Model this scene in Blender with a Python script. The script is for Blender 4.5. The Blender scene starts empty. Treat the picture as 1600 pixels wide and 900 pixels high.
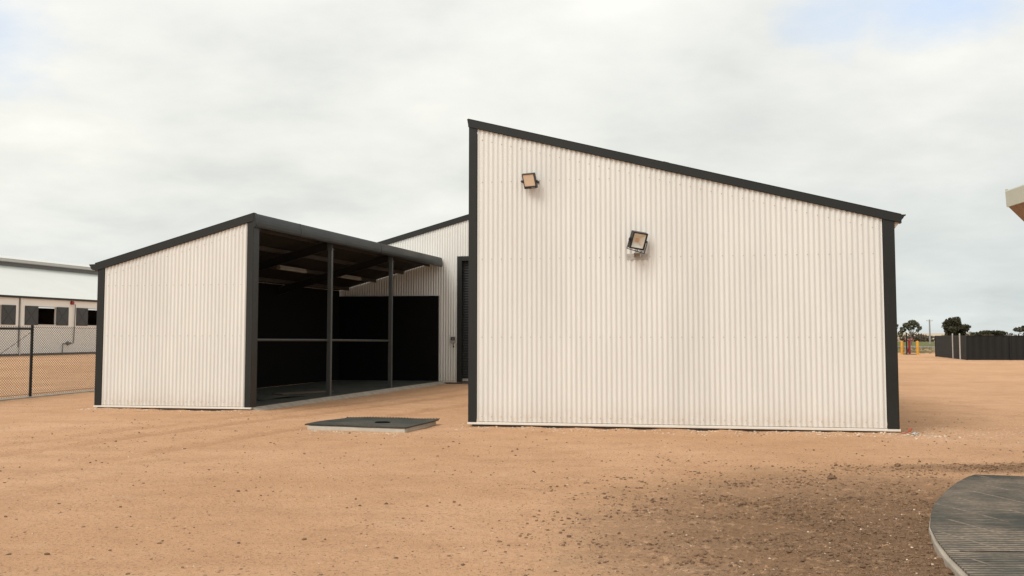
import bpy, math, random
from mathutils import Vector, Matrix, noise
PI = math.pi
scene = bpy.context.scene
col = scene.collection
random.seed(11)

# ------------------------------------------------------------------ materials
def nt(name):
    m = bpy.data.materials.new(name); m.use_nodes = True
    n = m.node_tree; b = n.nodes['Principled BSDF']
    return m, n, b

def N(n, t, **kw):
    x = n.nodes.new(t)
    for k, v in kw.items():
        setattr(x, k, v)
    return x

def ramp(n, fac, stops, interp='LINEAR'):
    r = N(n, 'ShaderNodeValToRGB'); r.color_ramp.interpolation = interp
    e = r.color_ramp.elements
    while len(e) < len(stops): e.new(0.5)
    for k, (p, c) in enumerate(stops):
        e[k].position = p
        e[k].color = (c[0], c[1], c[2], 1) if isinstance(c, (tuple, list)) else (c, c, c, 1)
    n.links.new(fac, r.inputs[0]); return r.outputs[0]

def noise_tex(n, vec, scale, detail=4, rough=0.55):
    t = N(n, 'ShaderNodeTexNoise'); t.inputs['Scale'].default_value = scale
    t.inputs['Detail'].default_value = detail; t.inputs['Roughness'].default_value = rough
    if vec is not None: n.links.new(vec, t.inputs['Vector'])
    return t.outputs['Fac']

def mixc(n, fac, a, b, mode='MIX'):
    m = N(n, 'ShaderNodeMix', data_type='RGBA', blend_type=mode)
    if isinstance(fac, (int, float)): m.inputs[0].default_value = fac
    else: n.links.new(fac, m.inputs[0])
    for i, v in ((6, a), (7, b)):
        if isinstance(v, (tuple, list)): m.inputs[i].default_value = (v[0], v[1], v[2], 1)
        else: n.links.new(v, m.inputs[i])
    return m.outputs[2]

def math_(n, op, a, b=None, c=None, clamp=False):
    m = N(n, 'ShaderNodeMath', operation=op); m.use_clamp = clamp
    for i, v in enumerate((a, b, c)):
        if v is None: continue
        if isinstance(v, (int, float)): m.inputs[i].default_value = v
        else: n.links.new(v, m.inputs[i])
    return m.outputs[0]

def mat(name, c, rough=0.5, metal=0.0, var=0.08, scale=3.0, spec=0.5, bump=0.0, bscale=60, rvar=0.0, stretch=(1, 1, 1)):
    m, n, b = nt(name)
    tc = N(n, 'ShaderNodeTexCoord'); mp = N(n, 'ShaderNodeMapping')
    mp.inputs['Scale'].default_value = stretch
    n.links.new(tc.outputs['Object'], mp.inputs[0])
    f = noise_tex(n, mp.outputs[0], scale, 5, 0.6)
    lo = tuple(x * (1 - var) for x in c); hi = tuple(min(1, x * (1 + var)) for x in c)
    n.links.new(ramp(n, f, [(0.3, lo), (0.7, hi)]), b.inputs['Base Color'])
    b.inputs['Metallic'].default_value = metal
    b.inputs['Specular IOR Level'].default_value = spec
    if rvar:
        n.links.new(ramp(n, f, [(0.3, max(0, rough - rvar)), (0.7, rough + rvar)]), b.inputs['Roughness'])
    else:
        b.inputs['Roughness'].default_value = rough
    if bump:
        bp = N(n, 'ShaderNodeBump'); bp.inputs['Strength'].default_value = bump; bp.inputs['Distance'].default_value = 0.01
        n.links.new(noise_tex(n, tc.outputs['Object'], bscale, 4, 0.6), bp.inputs['Height'])
        n.links.new(bp.outputs[0], b.inputs['Normal'])
    return m

M = {}
def cream_metal(name, c, dust=True):
    m, n, b = nt(name)
    tc = N(n, 'ShaderNodeTexCoord'); mp = N(n, 'ShaderNodeMapping'); mp.inputs['Scale'].default_value = (1, 1, 0.25)
    n.links.new(tc.outputs['Object'], mp.inputs[0])
    f = noise_tex(n, mp.outputs[0], 2.2, 6, 0.6)
    base = ramp(n, f, [(0.3, tuple(x * 0.95 for x in c)), (0.7, tuple(x * 1.03 for x in c))])
    # sheet to sheet tone: each sheet is 0.762 m wide
    sep = N(n, 'ShaderNodeSeparateXYZ'); n.links.new(tc.outputs['Object'], sep.inputs[0])
    sh = math_(n, 'FLOOR', math_(n, 'DIVIDE', sep.outputs[0], 0.762))
    wn = N(n, 'ShaderNodeTexWhiteNoise', noise_dimensions='1D'); n.links.new(sh, wn.inputs['W'])
    base = mixc(n, 1.0, base, ramp(n, wn.outputs[0], [(0, 0.955), (1, 1.0)]), 'MULTIPLY')
    if dust:   # reddish sand splashed on the lowest hand's breadth of the sheet
        z = sep.outputs[2]
        d = math_(n, 'SUBTRACT', 1.0, math_(n, 'DIVIDE', z, 0.55), clamp=True)
        d = math_(n, 'POWER', d, 2.2)
        d = math_(n, 'MULTIPLY', d, ramp(n, noise_tex(n, tc.outputs['Object'], 9, 6, 0.7), [(0.35, 0.15), (0.7, 0.75)]))
        base = mixc(n, d, base, (0.52, 0.37, 0.24))
    n.links.new(base, b.inputs['Base Color'])
    b.inputs['Roughness'].default_value = 0.5
    b.inputs['Specular IOR Level'].default_value = 0.35
    return m
M['cream'] = cream_metal('cream_painted_steel', (0.74, 0.735, 0.70))
M['cream_plain'] = cream_metal('cream_flat_steel', (0.72, 0.71, 0.67), False)
M['strip'] = mat('pale_flashing_steel', (0.74, 0.69, 0.62), 0.45, var=0.04)
M['trim'] = mat('charcoal_painted_steel', (0.017, 0.018, 0.0168), 0.42, var=0.12, scale=1.5, spec=0.33, rvar=0.05)
M['post'] = mat('grey_painted_post', (0.06, 0.066, 0.064), 0.45, var=0.1, scale=4)
M['door'] = mat('dark_roller_steel', (0.016, 0.017, 0.018), 0.5, var=0.1, spec=.3)
M['screw'] = mat('screw_head', (0.46, 0.42, 0.36), 0.5)
M['purlin'] = mat('tan_steel_section', (0.034, 0.025, 0.018), 0.6, var=0.15)
M['rafter'] = mat('dark_steel_section', (0.02, 0.02, 0.019), 0.55, spec=.3)
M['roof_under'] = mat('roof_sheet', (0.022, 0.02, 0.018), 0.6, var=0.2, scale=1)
M['black'] = mat('black_rubber_lining', (0.006, 0.006, 0.006), 0.9, spec=0.1)
M['conc'] = mat('concrete', (0.36, 0.31, 0.25), 0.85, var=0.22, scale=5, bump=0.4, bscale=40)
M['conc_dark'] = mat('dark_concrete', (0.13, 0.115, 0.1), 0.9, var=0.25, scale=4)  # shade on the shed slabs put into the colour; other dark bases share it
M['conc_pale'] = mat('pale_cast_concrete', (0.5, 0.46, 0.39), 0.8, var=0.1, scale=8, bump=0.2)
M['galv'] = mat('galvanised_steel', (0.45, 0.43, 0.40), 0.45, metal=0.4, var=0.12, scale=20)
M['fixture'] = mat('black_cast_aluminium', (0.022, 0.022, 0.025), 0.4, var=0.1)
M['white_plastic'] = mat('white_plastic', (0.24, 0.22, 0.19), 0.5)
M['chain'] = mat('black_coated_wire', (0.012, 0.012, 0.012), 0.5, spec=.3)
M['fence'] = mat('charcoal_fence_sheet', (0.013, 0.014, 0.014), 0.6, var=0.15, scale=1, spec=0.25)
M['white_roof'] = mat('white_roof_sheet', (0.66, 0.67, 0.64), 0.6, var=0.03, scale=0.3)
M['lt_grey'] = mat('pale_grey_sheet', (0.50, 0.50, 0.48), 0.5, var=0.04)
M['vent'] = mat('shaded_vent_mesh', (0.16, 0.165, 0.16), 0.7)
M['shutter'] = mat('dark_slate_shutter', (0.033, 0.037, 0.04), 0.5)
M['red'] = mat('red_enamel', (0.28, 0.02, 0.02), 0.5)
M['yellow'] = mat('yellow_paint', (0.62, 0.30, 0.02), 0.5, var=0.12)
M['plastic_red'] = mat('faded_red_plastic', (0.38, 0.085, 0.04), 0.6, var=0.2, scale=20)
M['bark'] = mat('bark', (0.17, 0.14, 0.11), 0.9, var=0.3, scale=6)
M['pole'] = mat('weathered_pole', (0.30, 0.28, 0.27), 0.8)
M['ply'] = mat('brown_soffit_board', (0.27, 0.16, 0.085), 0.7, var=0.15, scale=4, stretch=(1, 8, 1))
M['soffit'] = mat('tan_soffit_steel', (0.52, 0.41, 0.32), 0.6)
M['timber'] = mat('grey_brown_board', (0.12, 0.085, 0.06), 0.8, var=0.2, scale=8)
M['greygreen'] = mat('pale_grey_green_steel', (0.46, 0.47, 0.39), 0.5, var=0.05)

def leaf_mat(name, a, b_):
    m, n, b = nt(name)
    oi = N(n, 'ShaderNodeTexCoord')
    f = noise_tex(n, oi.outputs['Object'], 0.9, 4, 0.7)
    n.links.new(ramp(n, f, [(0.35, a), (0.65, b_)]), b.inputs['Base Color'])
    b.inputs['Roughness'].default_value = 0.7; b.inputs['Specular IOR Level'].default_value = 0.2
    return m
M['leaf_dark'] = leaf_mat('dark_gum_leaves', (0.03, 0.032, 0.018), (0.085, 0.07, 0.04))
M['leaf_olive'] = leaf_mat('olive_gum_leaves', (0.06, 0.065, 0.035), (0.13, 0.12, 0.07))
M['scrub'] = leaf_mat('brown_scrub', (0.06, 0.05, 0.035), (0.13, 0.10, 0.07))
M['drygrass'] = leaf_mat('dry_grass', (0.14, 0.13, 0.06), (0.28, 0.24, 0.13))

def glass_mat(name, c):
    m, n, b = nt(name)
    tc = N(n, 'ShaderNodeTexCoord')
    n.links.new(ramp(n, noise_tex(n, tc.outputs['Object'], 8, 2), [(0.3, tuple(x*.94 for x in c)), (0.7, c)]), b.inputs['Base Color'])
    b.inputs['Roughness'].default_value = 0.18; b.inputs['Coat Weight'].default_value = 0.5
    return m
M['lens'] = glass_mat('ground_toned_lamp_glass', (0.70, 0.56, 0.43))  # peach of the reflected ground put into the glass colour
M['reflector'] = glass_mat('silvered_reflector', (0.80, 0.77, 0.68))
M['led'] = glass_mat('led_chip', (0.75, 0.50, 0.32))

# ---- ground
def ground_mat():
    m, n, b = nt('compacted_sandy_ground')
    tc = N(n, 'ShaderNodeTexCoord'); V = tc.outputs['Object']
    sep = N(n, 'ShaderNodeSeparateXYZ'); n.links.new(V, sep.inputs[0]); X, Y = sep.outputs[0], sep.outputs[1]
    big = noise_tex(n, V, 0.22, 5, 0.6)
    mid = noise_tex(n, V, 1.3, 6, 0.65)
    fine = noise_tex(n, V, 14, 6, 0.7)
    grain = noise_tex(n, V, 90, 3, 0.7)
    st = N(n, 'ShaderNodeMapping'); st.inputs['Scale'].default_value = (.8, 1.7, 1); st.inputs['Rotation'].default_value = (0, 0, .12); n.links.new(V, st.inputs[0])
    drag = noise_tex(n, st.outputs[0], 1.6, 7, 0.7)
    speck = noise_tex(n, V, 17, 8, 0.72); speck2 = noise_tex(n, V, 38, 5, 0.7)
    base = ramp(n, big, [(0.3, (0.57, 0.325, 0.175)), (0.7, (0.71, 0.435, 0.26))])
    base = mixc(n, ramp(n, mid, [(0.45, 0.0), (0.68, 0.5)]), base, (0.50, 0.285, 0.155))
    base = mixc(n, ramp(n, drag, [(0.52, 0.0), (0.68, 0.4)]), base, (0.46, 0.26, 0.145))
    base = mixc(n, ramp(n, drag, [(0.30, 0.35), (0.44, 0.0)]), base, (0.74, 0.51, 0.335))
    base = mixc(n, ramp(n, fine, [(0.52, 0.0), (0.72, 0.45)]), base, (0.42, 0.24, 0.135))
    base = mixc(n, ramp(n, speck2, [(0.57, 0.0), (0.62, 0.8)]), base, (0.25, 0.14, 0.08))
    base = mixc(n, ramp(n, math_(n, 'ADD', speck, math_(n, 'MULTIPLY', mid, .25)), [(0.75, 0.0), (0.80, 0.8)]), base, (0.22, 0.13, 0.08))
    base = mixc(n, ramp(n, grain, [(0.62, 0.0), (0.76, 0.5)]), base, (0.80, 0.63, 0.48))
    # darker loose soil tipped on the right foreground: an uneven ellipse on the ground
    def blob(cx, cy, rx, ry, soft):
        dx = math_(n, 'DIVIDE', math_(n, 'SUBTRACT', X, cx), rx); dy = math_(n, 'DIVIDE', math_(n, 'SUBTRACT', Y, cy), ry)
        r = math_(n, 'SQRT', math_(n, 'ADD', math_(n, 'MULTIPLY', dx, dx), math_(n, 'MULTIPLY', dy, dy)))
        r = math_(n, 'ADD', r, math_(n, 'MULTIPLY', math_(n, 'SUBTRACT', mid, 0.5), 1.1))
        return math_(n, 'DIVIDE', math_(n, 'SUBTRACT', 1.0 + soft, r), 2 * soft, clamp=True)
    d = math_(n, 'MAXIMUM', blob(3.1, 7.1, 1.75, 2.6, 0.75), math_(n, 'MULTIPLY', blob(6.2, 11.3, 2.1, 0.36, 0.6), .7))
    d = math_(n, 'MULTIPLY', d, ramp(n, noise_tex(n, V, 6, 12, 0.9), [(0.42, 0.10), (0.54, 1.0)]))
    soil = ramp(n, noise_tex(n, V, 13, 9, 0.85), [(0.42, (0.12, 0.074, 0.042)), (0.47, (0.33, 0.205, 0.118)), (0.54, (0.43, 0.285, 0.18)), (0.62, (0.62, 0.44, 0.30))])
    base = mixc(n, math_(n, 'MULTIPLY', d, 0.7), base, soil)
    # wheel tracks that curve past the open shed towards the yard between the sheds
    def track(off, wd):
        c = math_(n, 'SUBTRACT', math_(n, 'MULTIPLY', Y, 0.34), 10.04 - off)
        c = math_(n, 'ADD', c, math_(n, 'MULTIPLY', math_(n, 'SINE', math_(n, 'MULTIPLY', Y, .33)), .25))
        dd = math_(n, 'ABSOLUTE', math_(n, 'SUBTRACT', math_(n, 'ADD', X, math_(n, 'MULTIPLY', math_(n, 'SUBTRACT', mid, .5), .35)), c))
        s = math_(n, 'MULTIPLY', math_(n, 'SUBTRACT', 1.0, math_(n, 'DIVIDE', dd, wd), clamp=True), 1.8, clamp=True)
        return math_(n, 'MULTIPLY', s, math_(n, 'DIVIDE', math_(n, 'SUBTRACT', Y, 10.0), 5.0, clamp=True))
    t = math_(n, 'MAXIMUM', math_(n, 'MAXIMUM', track(0.0, .26), track(1.55, .24)), math_(n, 'MULTIPLY', track(-.9, .22), .6))
    t = math_(n, 'MULTIPLY', t, ramp(n, fine, [(0.3, 0.3), (0.65, 1.0)]))
    base = mixc(n, math_(n, 'MULTIPLY', t, 0.6), base, (0.40, 0.21, 0.105))
    n.links.new(base, b.inputs['Base Color'])
    b.inputs['Roughness'].default_value = 0.95; b.inputs['Specular IOR Level'].default_value = 0.15
    h = math_(n, 'ADD', math_(n, 'MULTIPLY', fine, 1.0), math_(n, 'MULTIPLY', grain, 0.45))
    h = math_(n, 'ADD', h, math_(n, 'MULTIPLY', math_(n, 'MULTIPLY', d, noise_tex(n, V, 22, 5, 0.7)), 1.6))
    bp = N(n, 'ShaderNodeBump'); bp.inputs['Strength'].default_value = 1.0; bp.inputs['Distance'].default_value = 0.035
    n.links.new(h, bp.inputs['Height']); n.links.new(bp.outputs[0], b.inputs['Normal'])
    return m
M['ground'] = ground_mat()

def rubber_mat_material(name, step, along, dustc=0.5, axis=0, joints=False):
    """dusty ribbed black rubber: ribs as bump, sand lying in the grooves"""
    m, n, b = nt(name)
    tc = N(n, 'ShaderNodeTexCoord'); V = tc.outputs['Object']
    sep = N(n, 'ShaderNodeSeparateXYZ'); n.links.new(V, sep.inputs[0])
    s = sep.outputs[axis]
    wob = math_(n, 'MULTIPLY', noise_tex(n, V, 3, 3), along)
    rib = math_(n, 'SINE', math_(n, 'MULTIPLY', math_(n, 'ADD', s, wob), 2 * PI / step))
    f = noise_tex(n, V, 1.1, 6, 0.65); g = noise_tex(n, V, 30, 4, 0.7)
    base = ramp(n, noise_tex(n, V, 6, 5), [(0.3, (0.024, 0.029, 0.026)), (0.7, (0.05, 0.058, 0.052))])
    dust = math_(n, 'MULTIPLY', ramp(n, f, [(0.38, 0.12), (0.62, 1.0)]), ramp(n, g, [(0.3, 0.4), (0.7, 1.0)]))
    groove = math_(n, 'ADD', math_(n, 'MULTIPLY', rib, -0.35), 0.5, clamp=True)
    dust = math_(n, 'MULTIPLY', math_(n, 'MULTIPLY', dust, groove), dustc * 2, clamp=True)
    if joints:   # sand filled joints between the mats, broken by wear
        q = math_(n, 'ADD', math_(n, 'MULTIPLY', sep.outputs[0], 0.975), math_(n, 'MULTIPLY', sep.outputs[1], 0.22))
        w = math_(n, 'ABSOLUTE', math_(n, 'SUBTRACT', math_(n, 'FRACT', math_(n, 'DIVIDE', q, 0.36)), 0.5))
        ln = math_(n, 'LESS_THAN', w, 0.03)
        ln = math_(n, 'MULTIPLY', ln, ramp(n, noise_tex(n, V, 2.3, 4), [(0.44, 0.0), (0.54, 0.6)]))
        dust = math_(n, 'MAXIMUM', dust, ln)
    n.links.new(mixc(n, dust, base, (0.36, 0.28, 0.21)), b.inputs['Base Color'])
    b.inputs['Roughness'].default_value = 0.9; b.inputs['Specular IOR Level'].default_value = 0.2
    bp = N(n, 'ShaderNodeBump'); bp.inputs['Strength'].default_value = 0.6; bp.inputs['Distance'].default_value = 0.007
    n.links.new(math_(n, 'ADD', rib, math_(n, 'MULTIPLY', g, 0.8)), bp.inputs['Height']); n.links.new(bp.outputs[0], b.inputs['Normal'])
    return m
M['rubber'] = rubber_mat_material('ribbed_rubber', 0.022, 0.01, 0.22, 0)
M['rubber_disc'] = rubber_mat_material('dusty_ribbed_rubber', 0.062, 0.10, 0.7, 1, True)
M['rubber_floor'] = rubber_mat_material('stall_rubber', 0.10, 0.03, 0.12, 1)
M['rail'] = mat('dark_pipe', (0.03, 0.032, 0.032), 0.5)
M['stable'] = mat('off_white_steel', (0.80, 0.80, 0.765), 0.6, var=0.03, scale=0.3)
M['clod'] = mat('dark_soil_clod', (0.19, 0.12, 0.075), 0.95, var=0.4, scale=3, spec=0.1)
M['pebble'] = mat('pale_limestone_pebble', (0.62, 0.49, 0.37), 0.9, var=0.3, scale=3, spec=0.2)
M['tan_pebble'] = mat('tan_pebble', (0.38, 0.24, 0.15), 0.9, var=0.35, scale=3, spec=0.2)

# ------------------------------------------------------------------ mesh helpers
class MB:
    def __init__(s): s.v = []; s.f = []; s.mi = []; s.sm = []
    def add(s, vs, fs, mi=0, smooth=False, mtx=None):
        o = len(s.v)
        s.v += [(mtx @ Vector(v)) if mtx else Vector(v) for v in vs]
        for f in fs: s.f.append([i + o for i in f]); s.mi.append(mi); s.sm.append(smooth)
        return s
    def box(s, a, b, mi=0, mtx=None):
        x0, y0, z0 = a; x1, y1, z1 = b
        vs = [(x0,y0,z0),(x1,y0,z0),(x1,y1,z0),(x0,y1,z0),(x0,y0,z1),(x1,y0,z1),(x1,y1,z1),(x0,y1,z1)]
        return s.add(vs, [(0,3,2,1),(4,5,6,7),(0,1,5,4),(1,2,6,5),(2,3,7,6),(3,0,4,7)], mi, False, mtx)
    def prism(s, poly, axis, lo, hi, mi=0, mtx=None):
        """poly in the two other axes, extruded along axis"""
        def p(q, t):
            if axis == 0: return (t, q[0], q[1])
            if axis == 1: return (q[0], t, q[1])
            return (q[0], q[1], t)
        n = len(poly)
        vs = [p(q, lo) for q in poly] + [p(q, hi) for q in poly]
        fs = [tuple(range(n))[::-1], tuple(range(n, 2*n))] + [(i, (i+1) % n, n+(i+1) % n, n+i) for i in range(n)]
        return s.add(vs, fs, mi, False, mtx)
    def tube(s, pts, r, seg=8, mi=0, mtx=None, caps=True, smooth=True):
        pts = [Vector(p) for p in pts]; rs = r if isinstance(r, (list, tuple)) else [r] * len(pts)
        vs = []; fs = []
        up = Vector((0, 0, 1)); prev = None
        for i, p in enumerate(pts):
            d = (pts[min(i+1, len(pts)-1)] - pts[max(i-1, 0)]).normalized()
            a = d.cross(up if abs(d.z) < 0.95 else Vector((1, 0, 0))).normalized()
            if prev is not None and a.dot(prev) < 0: a = -a
            prev = a; b = d.cross(a)
            for k in range(seg):
                t = 2 * PI * k / seg
                vs.append(p + (a * math.cos(t) + b * math.sin(t)) * rs[i])
        for i in range(len(pts)-1):
            for k in range(seg):
                fs.append((i*seg+k, i*seg+(k+1) % seg, (i+1)*seg+(k+1) % seg, (i+1)*seg+k))
        s.add(vs, fs, mi, smooth, mtx)
        if caps:
            s.add(vs[:seg], [tuple(range(seg))], mi, False, mtx); s.add(vs[-seg:], [tuple(range(seg))[::-1]], mi, False, mtx)
        return s
    def build(s, name, mats, parent=None, bevel=0, recalc=True):
        me = bpy.data.meshes.new(name)
        me.from_pydata([tuple(v) for v in s.v], [], s.f)
        if not isinstance(mats, (list, tuple)): mats = [mats]
        for m in mats: me.materials.append(m)
        me.polygons.foreach_set('material_index', s.mi); me.polygons.foreach_set('use_smooth', s.sm)
        me.update()
        o = bpy.data.objects.new(name, me); col.objects.link(o)
        if parent: o.parent = parent
        if bevel:
            md = o.modifiers.new('edge', 'BEVEL'); md.width = bevel; md.segments = 2; md.limit_method = 'ANGLE'; md.angle_limit = 0.7
        return o

def tag(o, label=None, cat=None, group=None, kind=None):
    if label: o['label'] = label
    if cat: o['category'] = cat
    if group: o['group'] = group
    if kind: o['kind'] = kind
    return o
def empty(name, loc, rz=0, **kw):
    o = bpy.data.objects.new(name, None); col.objects.link(o); o.empty_display_size = 0.2
    o.location = loc; o.rotation_euler = (0, 0, rz); tag(o, **kw); return o
def place(o, loc, rz=0): o.location = loc; o.rotation_euler = (0, 0, rz); return o

AX = Vector((0.98, -0.20, 0)).normalized(); BX = Vector((0.20, 0.98, 0)).normalized()
ROT = math.atan2(AX.y, AX.x)
def W(origin, x, y, z=0): return Vector(origin) + AX * x + BX * y + Vector((0, 0, z))

RIB = 0.0762
def corrugated(mb, x0, x1, ztop, zbot, y0, amp=0.011, seg=8, mi=0, flip=1, mtx=None, phase=0.0):
    """sheet standing in the xz plane at y0, ribs upright"""
    n = max(2, int(round((x1 - x0) / RIB * seg)))
    vs = []; fs = []
    for i in range(n + 1):
        x = x0 + (x1 - x0) * i / n
        c = math.cos(2 * PI * (x - x0) / RIB + phase)
        y = y0 - 0.0022*(int((x-x0)/0.762) % 2) - flip * amp * ((abs(c)**1.25)*(-1) if c < 0 else c ** 0.75 if c > 0 else 0)
        zt = ztop(x) if callable(ztop) else ztop; zb = zbot(x) if callable(zbot) else zbot
        vs += [(x, y, zb), (x, y, zt)]
    for i in range(n): fs.append((2*i, 2*i+2, 2*i+3, 2*i+1))
    mb.add(vs, fs, mi, True, mtx)
def screw(mb, x, y, z, mi=1, r=0.0085, mtx=None):
    k = 6; vs = [(x + r*math.cos(2*PI*i/k), y, z + r*math.sin(2*PI*i/k)) for i in range(k)]
    vs += [(x + r*.7*math.cos(2*PI*i/k), y - 0.006, z + r*.7*math.sin(2*PI*i/k)) for i in range(k)]
    fs = [(i, (i+1) % k, k+(i+1) % k, k+i) for i in range(k)] + [tuple(range(k, 2*k))]
    mb.add(vs, fs, mi, False, mtx)
def corrugated_roof(mb, x0, x1, zf, y0, y1, amp=0.0085, seg=6, thick=0.02, mi=0, mi_under=1):
    """roof sheet sloping along x, ribs running down the slope"""
    n = int(round((y1 - y0) / RIB * seg))
    for off, mm in ((0.0, mi), (-thick, mi_under)):
        vs = []; fs = []
        for i in range(n + 1):
            y = y0 + (y1 - y0) * i / n; h = amp * math.cos(2 * PI * (y - y0) / RIB)
            vs += [(x0, y, zf(x0) + h + off), (x1, y, zf(x1) + h + off)]
        for i in range(n): fs.append((2*i, 2*i+1, 2*i+3, 2*i+2))
        mb.add(vs, fs, mm, True)

def barge(mb, x0, x1, zf, h, y0, y1, mi=0):
    """raking cap with a folded drip edge; zf gives its top"""
    for (a, b_, ya, yb) in ((0.0, h, y0, y1),):
        vs = [(x0, ya, zf(x0)-b_), (x1, ya, zf(x1)-b_), (x1, ya, zf(x1)), (x0, ya, zf(x0)),
              (x0, yb, zf(x0)-b_), (x1, yb, zf(x1)-b_), (x1, yb, zf(x1)), (x0, yb, zf(x0))]
        mb.add(vs, [(0,1,2,3),(5,4,7,6),(3,2,6,7),(1,0,4,5),(0,3,7,4),(2,1,5,6)], mi)
    # drip fold along the lower edge and lip along the upper edge
    for (za, zb, yy) in ((h, h+0.006, y0+0.006), (-0.008, 0.0, y0-0.004)):
        vs = [(x0, yy, zf(x0)-zb), (x1, yy, zf(x1)-zb), (x1, yy, zf(x1)-za), (x0, yy, zf(x0)-za),
              (x0, y1, zf(x0)-zb), (x1, y1, zf(x1)-zb), (x1, y1, zf(x1)-za), (x0, y1, zf(x0)-za)]
        mb.add(vs, [(0,1,2,3),(5,4,7,6),(3,2,6,7),(1,0,4,5),(0,3,7,4),(2,1,5,6)], mi)

def screw_rows(mb, x0, x1, rows, top, y=-0.011, step=2, phase=0.5, follow=0.16):
    n = int((x1 - x0) / RIB)
    for i in range(0, n, step):
        x = x0 + (i + 1.0) * RIB
        if x > x1 - .03: continue
        for z in rows:
            if z < top(x) - follow - 0.12: screw(mb, x, y, z)
        screw(mb, x, y, top(x) - follow)

# ------------------------------------------------------------------ RIGHT SHED (closed gable side nearest the camera)
RS = (-0.666, 16.415, 0.0); RWID = 6.30; RDEP = 8.6
rs = empty('metal_shed', RS, ROT, label='tall closed cream corrugated shed with charcoal trims, nearest the camera', cat='shed')
rtop = lambda x: 4.790 - 0.2576 * x          # top of the barge
m = MB()
corrugated(m, 0.135, 6.135, lambda x: rtop(x) - 0.10, 0.088, -0.012)
screw_rows(m, 0.135, 6.135, (0.165, 1.38, 2.585, 3.79), lambda x: rtop(x) - 0.12, y=-0.023)
m.build('wall_cladding', [M['cream'], M['screw']], rs)
m = MB()     # the three walls turned away from the camera
R90 = Matrix.Rotation(PI/2, 4, 'Z')
corrugated(m, 0, RDEP, 4.66, 0.088, -0.012, mtx=Matrix.Translation((0.02, RDEP, 0)) @ Matrix.Rotation(-PI/2, 4, 'Z'))
m.build('side_wall', M['cream'], rs)
m = MB(); corrugated(m, 0, RDEP, 3.08, 0.088, -0.012, mtx=Matrix.Translation((RWID-0.02, 0, 0)) @ R90)
m.build('side_wall', M['cream'], rs)
m = MB(); corrugated(m, 0, RWID, lambda x: rtop(RWID - x) - 0.10, 0.088, -0.012, mtx=Matrix.Translation((RWID, RDEP, 0)) @ Matrix.Rotation(PI, 4, 'Z'))
m.build('rear_wall', M['cream'], rs)
def corner(mb, xa, xb, ztop_a, ztop_b, y0, ydeep, side):
    """L shaped corner flashing: front leg xa..xb, return leg on the given side"""
    t = 0.012
    vs = [(xa, y0, .078), (xb, y0, .078), (xb, y0, ztop_b), (xa, y0, ztop_a), (xa, y0+t, .078), (xb, y0+t, .078), (xb, y0+t, ztop_b), (xa, y0+t, ztop_a)]
    mb.add(vs, [(0,1,2,3),(5,4,7,6),(3,2,6,7),(1,0,4,5),(0,3,7,4),(2,1,5,6)])
    if side < 0: mb.box((xa, y0+t, .078), (xa+t, ydeep, min(ztop_a, ztop_b)))
    else: mb.box((xb-t, y0+t, .078), (xb, ydeep, min(ztop_a, ztop_b)))
m = MB(); corner(m, -0.004, 0.128, rtop(0)-.115, rtop(.128)-.115, -0.034, 0.12, -1)
for z in (0.5, 1.9, 3.2, 4.1): screw(m, 0.105, -0.034, z, 0, 0.006)
m.build('corner_trim', M['trim'], rs, 0.002)
m = MB(); corner(m, 6.142, 6.304, rtop(6.142)-.11, rtop(6.304)-.11, -0.034, 0.12, 1)
for z in (0.18, 1.2, 2.3): screw(m, 6.165, -0.034, z, 0, 0.006)
m.build('corner_trim', M['trim'], rs, 0.002)
m = MB(); barge(m, -0.012, 6.40, rtop, 0.118, -0.052, 0.10)
m.prism([(-0.03, rtop(0)+.006), (-0.012, rtop(0)-.09), (-0.012, rtop(0)+.002)], 1, -0.054, RDEP)
barge(m, 3.02, 3.10, lambda x: rtop(x)+.003, 0.124, -0.056, 0.02)
m.build('barge_trim', M['trim'], rs)
m = MB(); barge(m, 0, 6.40, rtop, 0.118, RDEP+.03, RDEP+.06); m.build('barge_trim', M['trim'], rs)
m = MB(); corrugated_roof(m, 0.0, 6.36, lambda x: rtop(x) - 0.025, 0.06, RDEP)
m.build('roof', [M['trim'], M['roof_under']], rs)
m = MB()   # quad gutter: profile in xz, run along y
gz = rtop(6.32)
prof = [(6.31, gz-.115), (6.395, gz-.108), (6.425, gz-.075), (6.44, gz-.045), (6.462, gz-.036), (6.462, gz-.022), (6.40, gz-.022), (6.31, gz-.022)]
m.prism(prof, 1, -0.05, RDEP+.05); m.build('gutter', M['trim'], rs)
m = MB(); m.prism([(6.306, gz-.225), (6.392, gz-.117), (6.306, gz-.117)], 1, -0.01, RDEP); m.build('soffit', M['soffit'], rs)
m = MB(); m.box((-0.012, -0.052, 0.046), (6.315, 0.0, 0.074)); m.box((-0.012, -0.03, 0.074), (6.315, 0.0, 0.082)); m.build('base_flashing', M['strip'], rs, 0.003)
m = MB(); m.box((0.05, 0.02, -0.15), (6.27, RDEP, 0.045)); m.build('slab', M['conc_dark'], rs)  # dark tone paints the shadow gap below the flashing
m = MB(); m.box((6.06, -0.012, -0.12), (6.29, 0.019, 0.044)); m.build('slab_corner', M['conc'], rs, 0.004)

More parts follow.
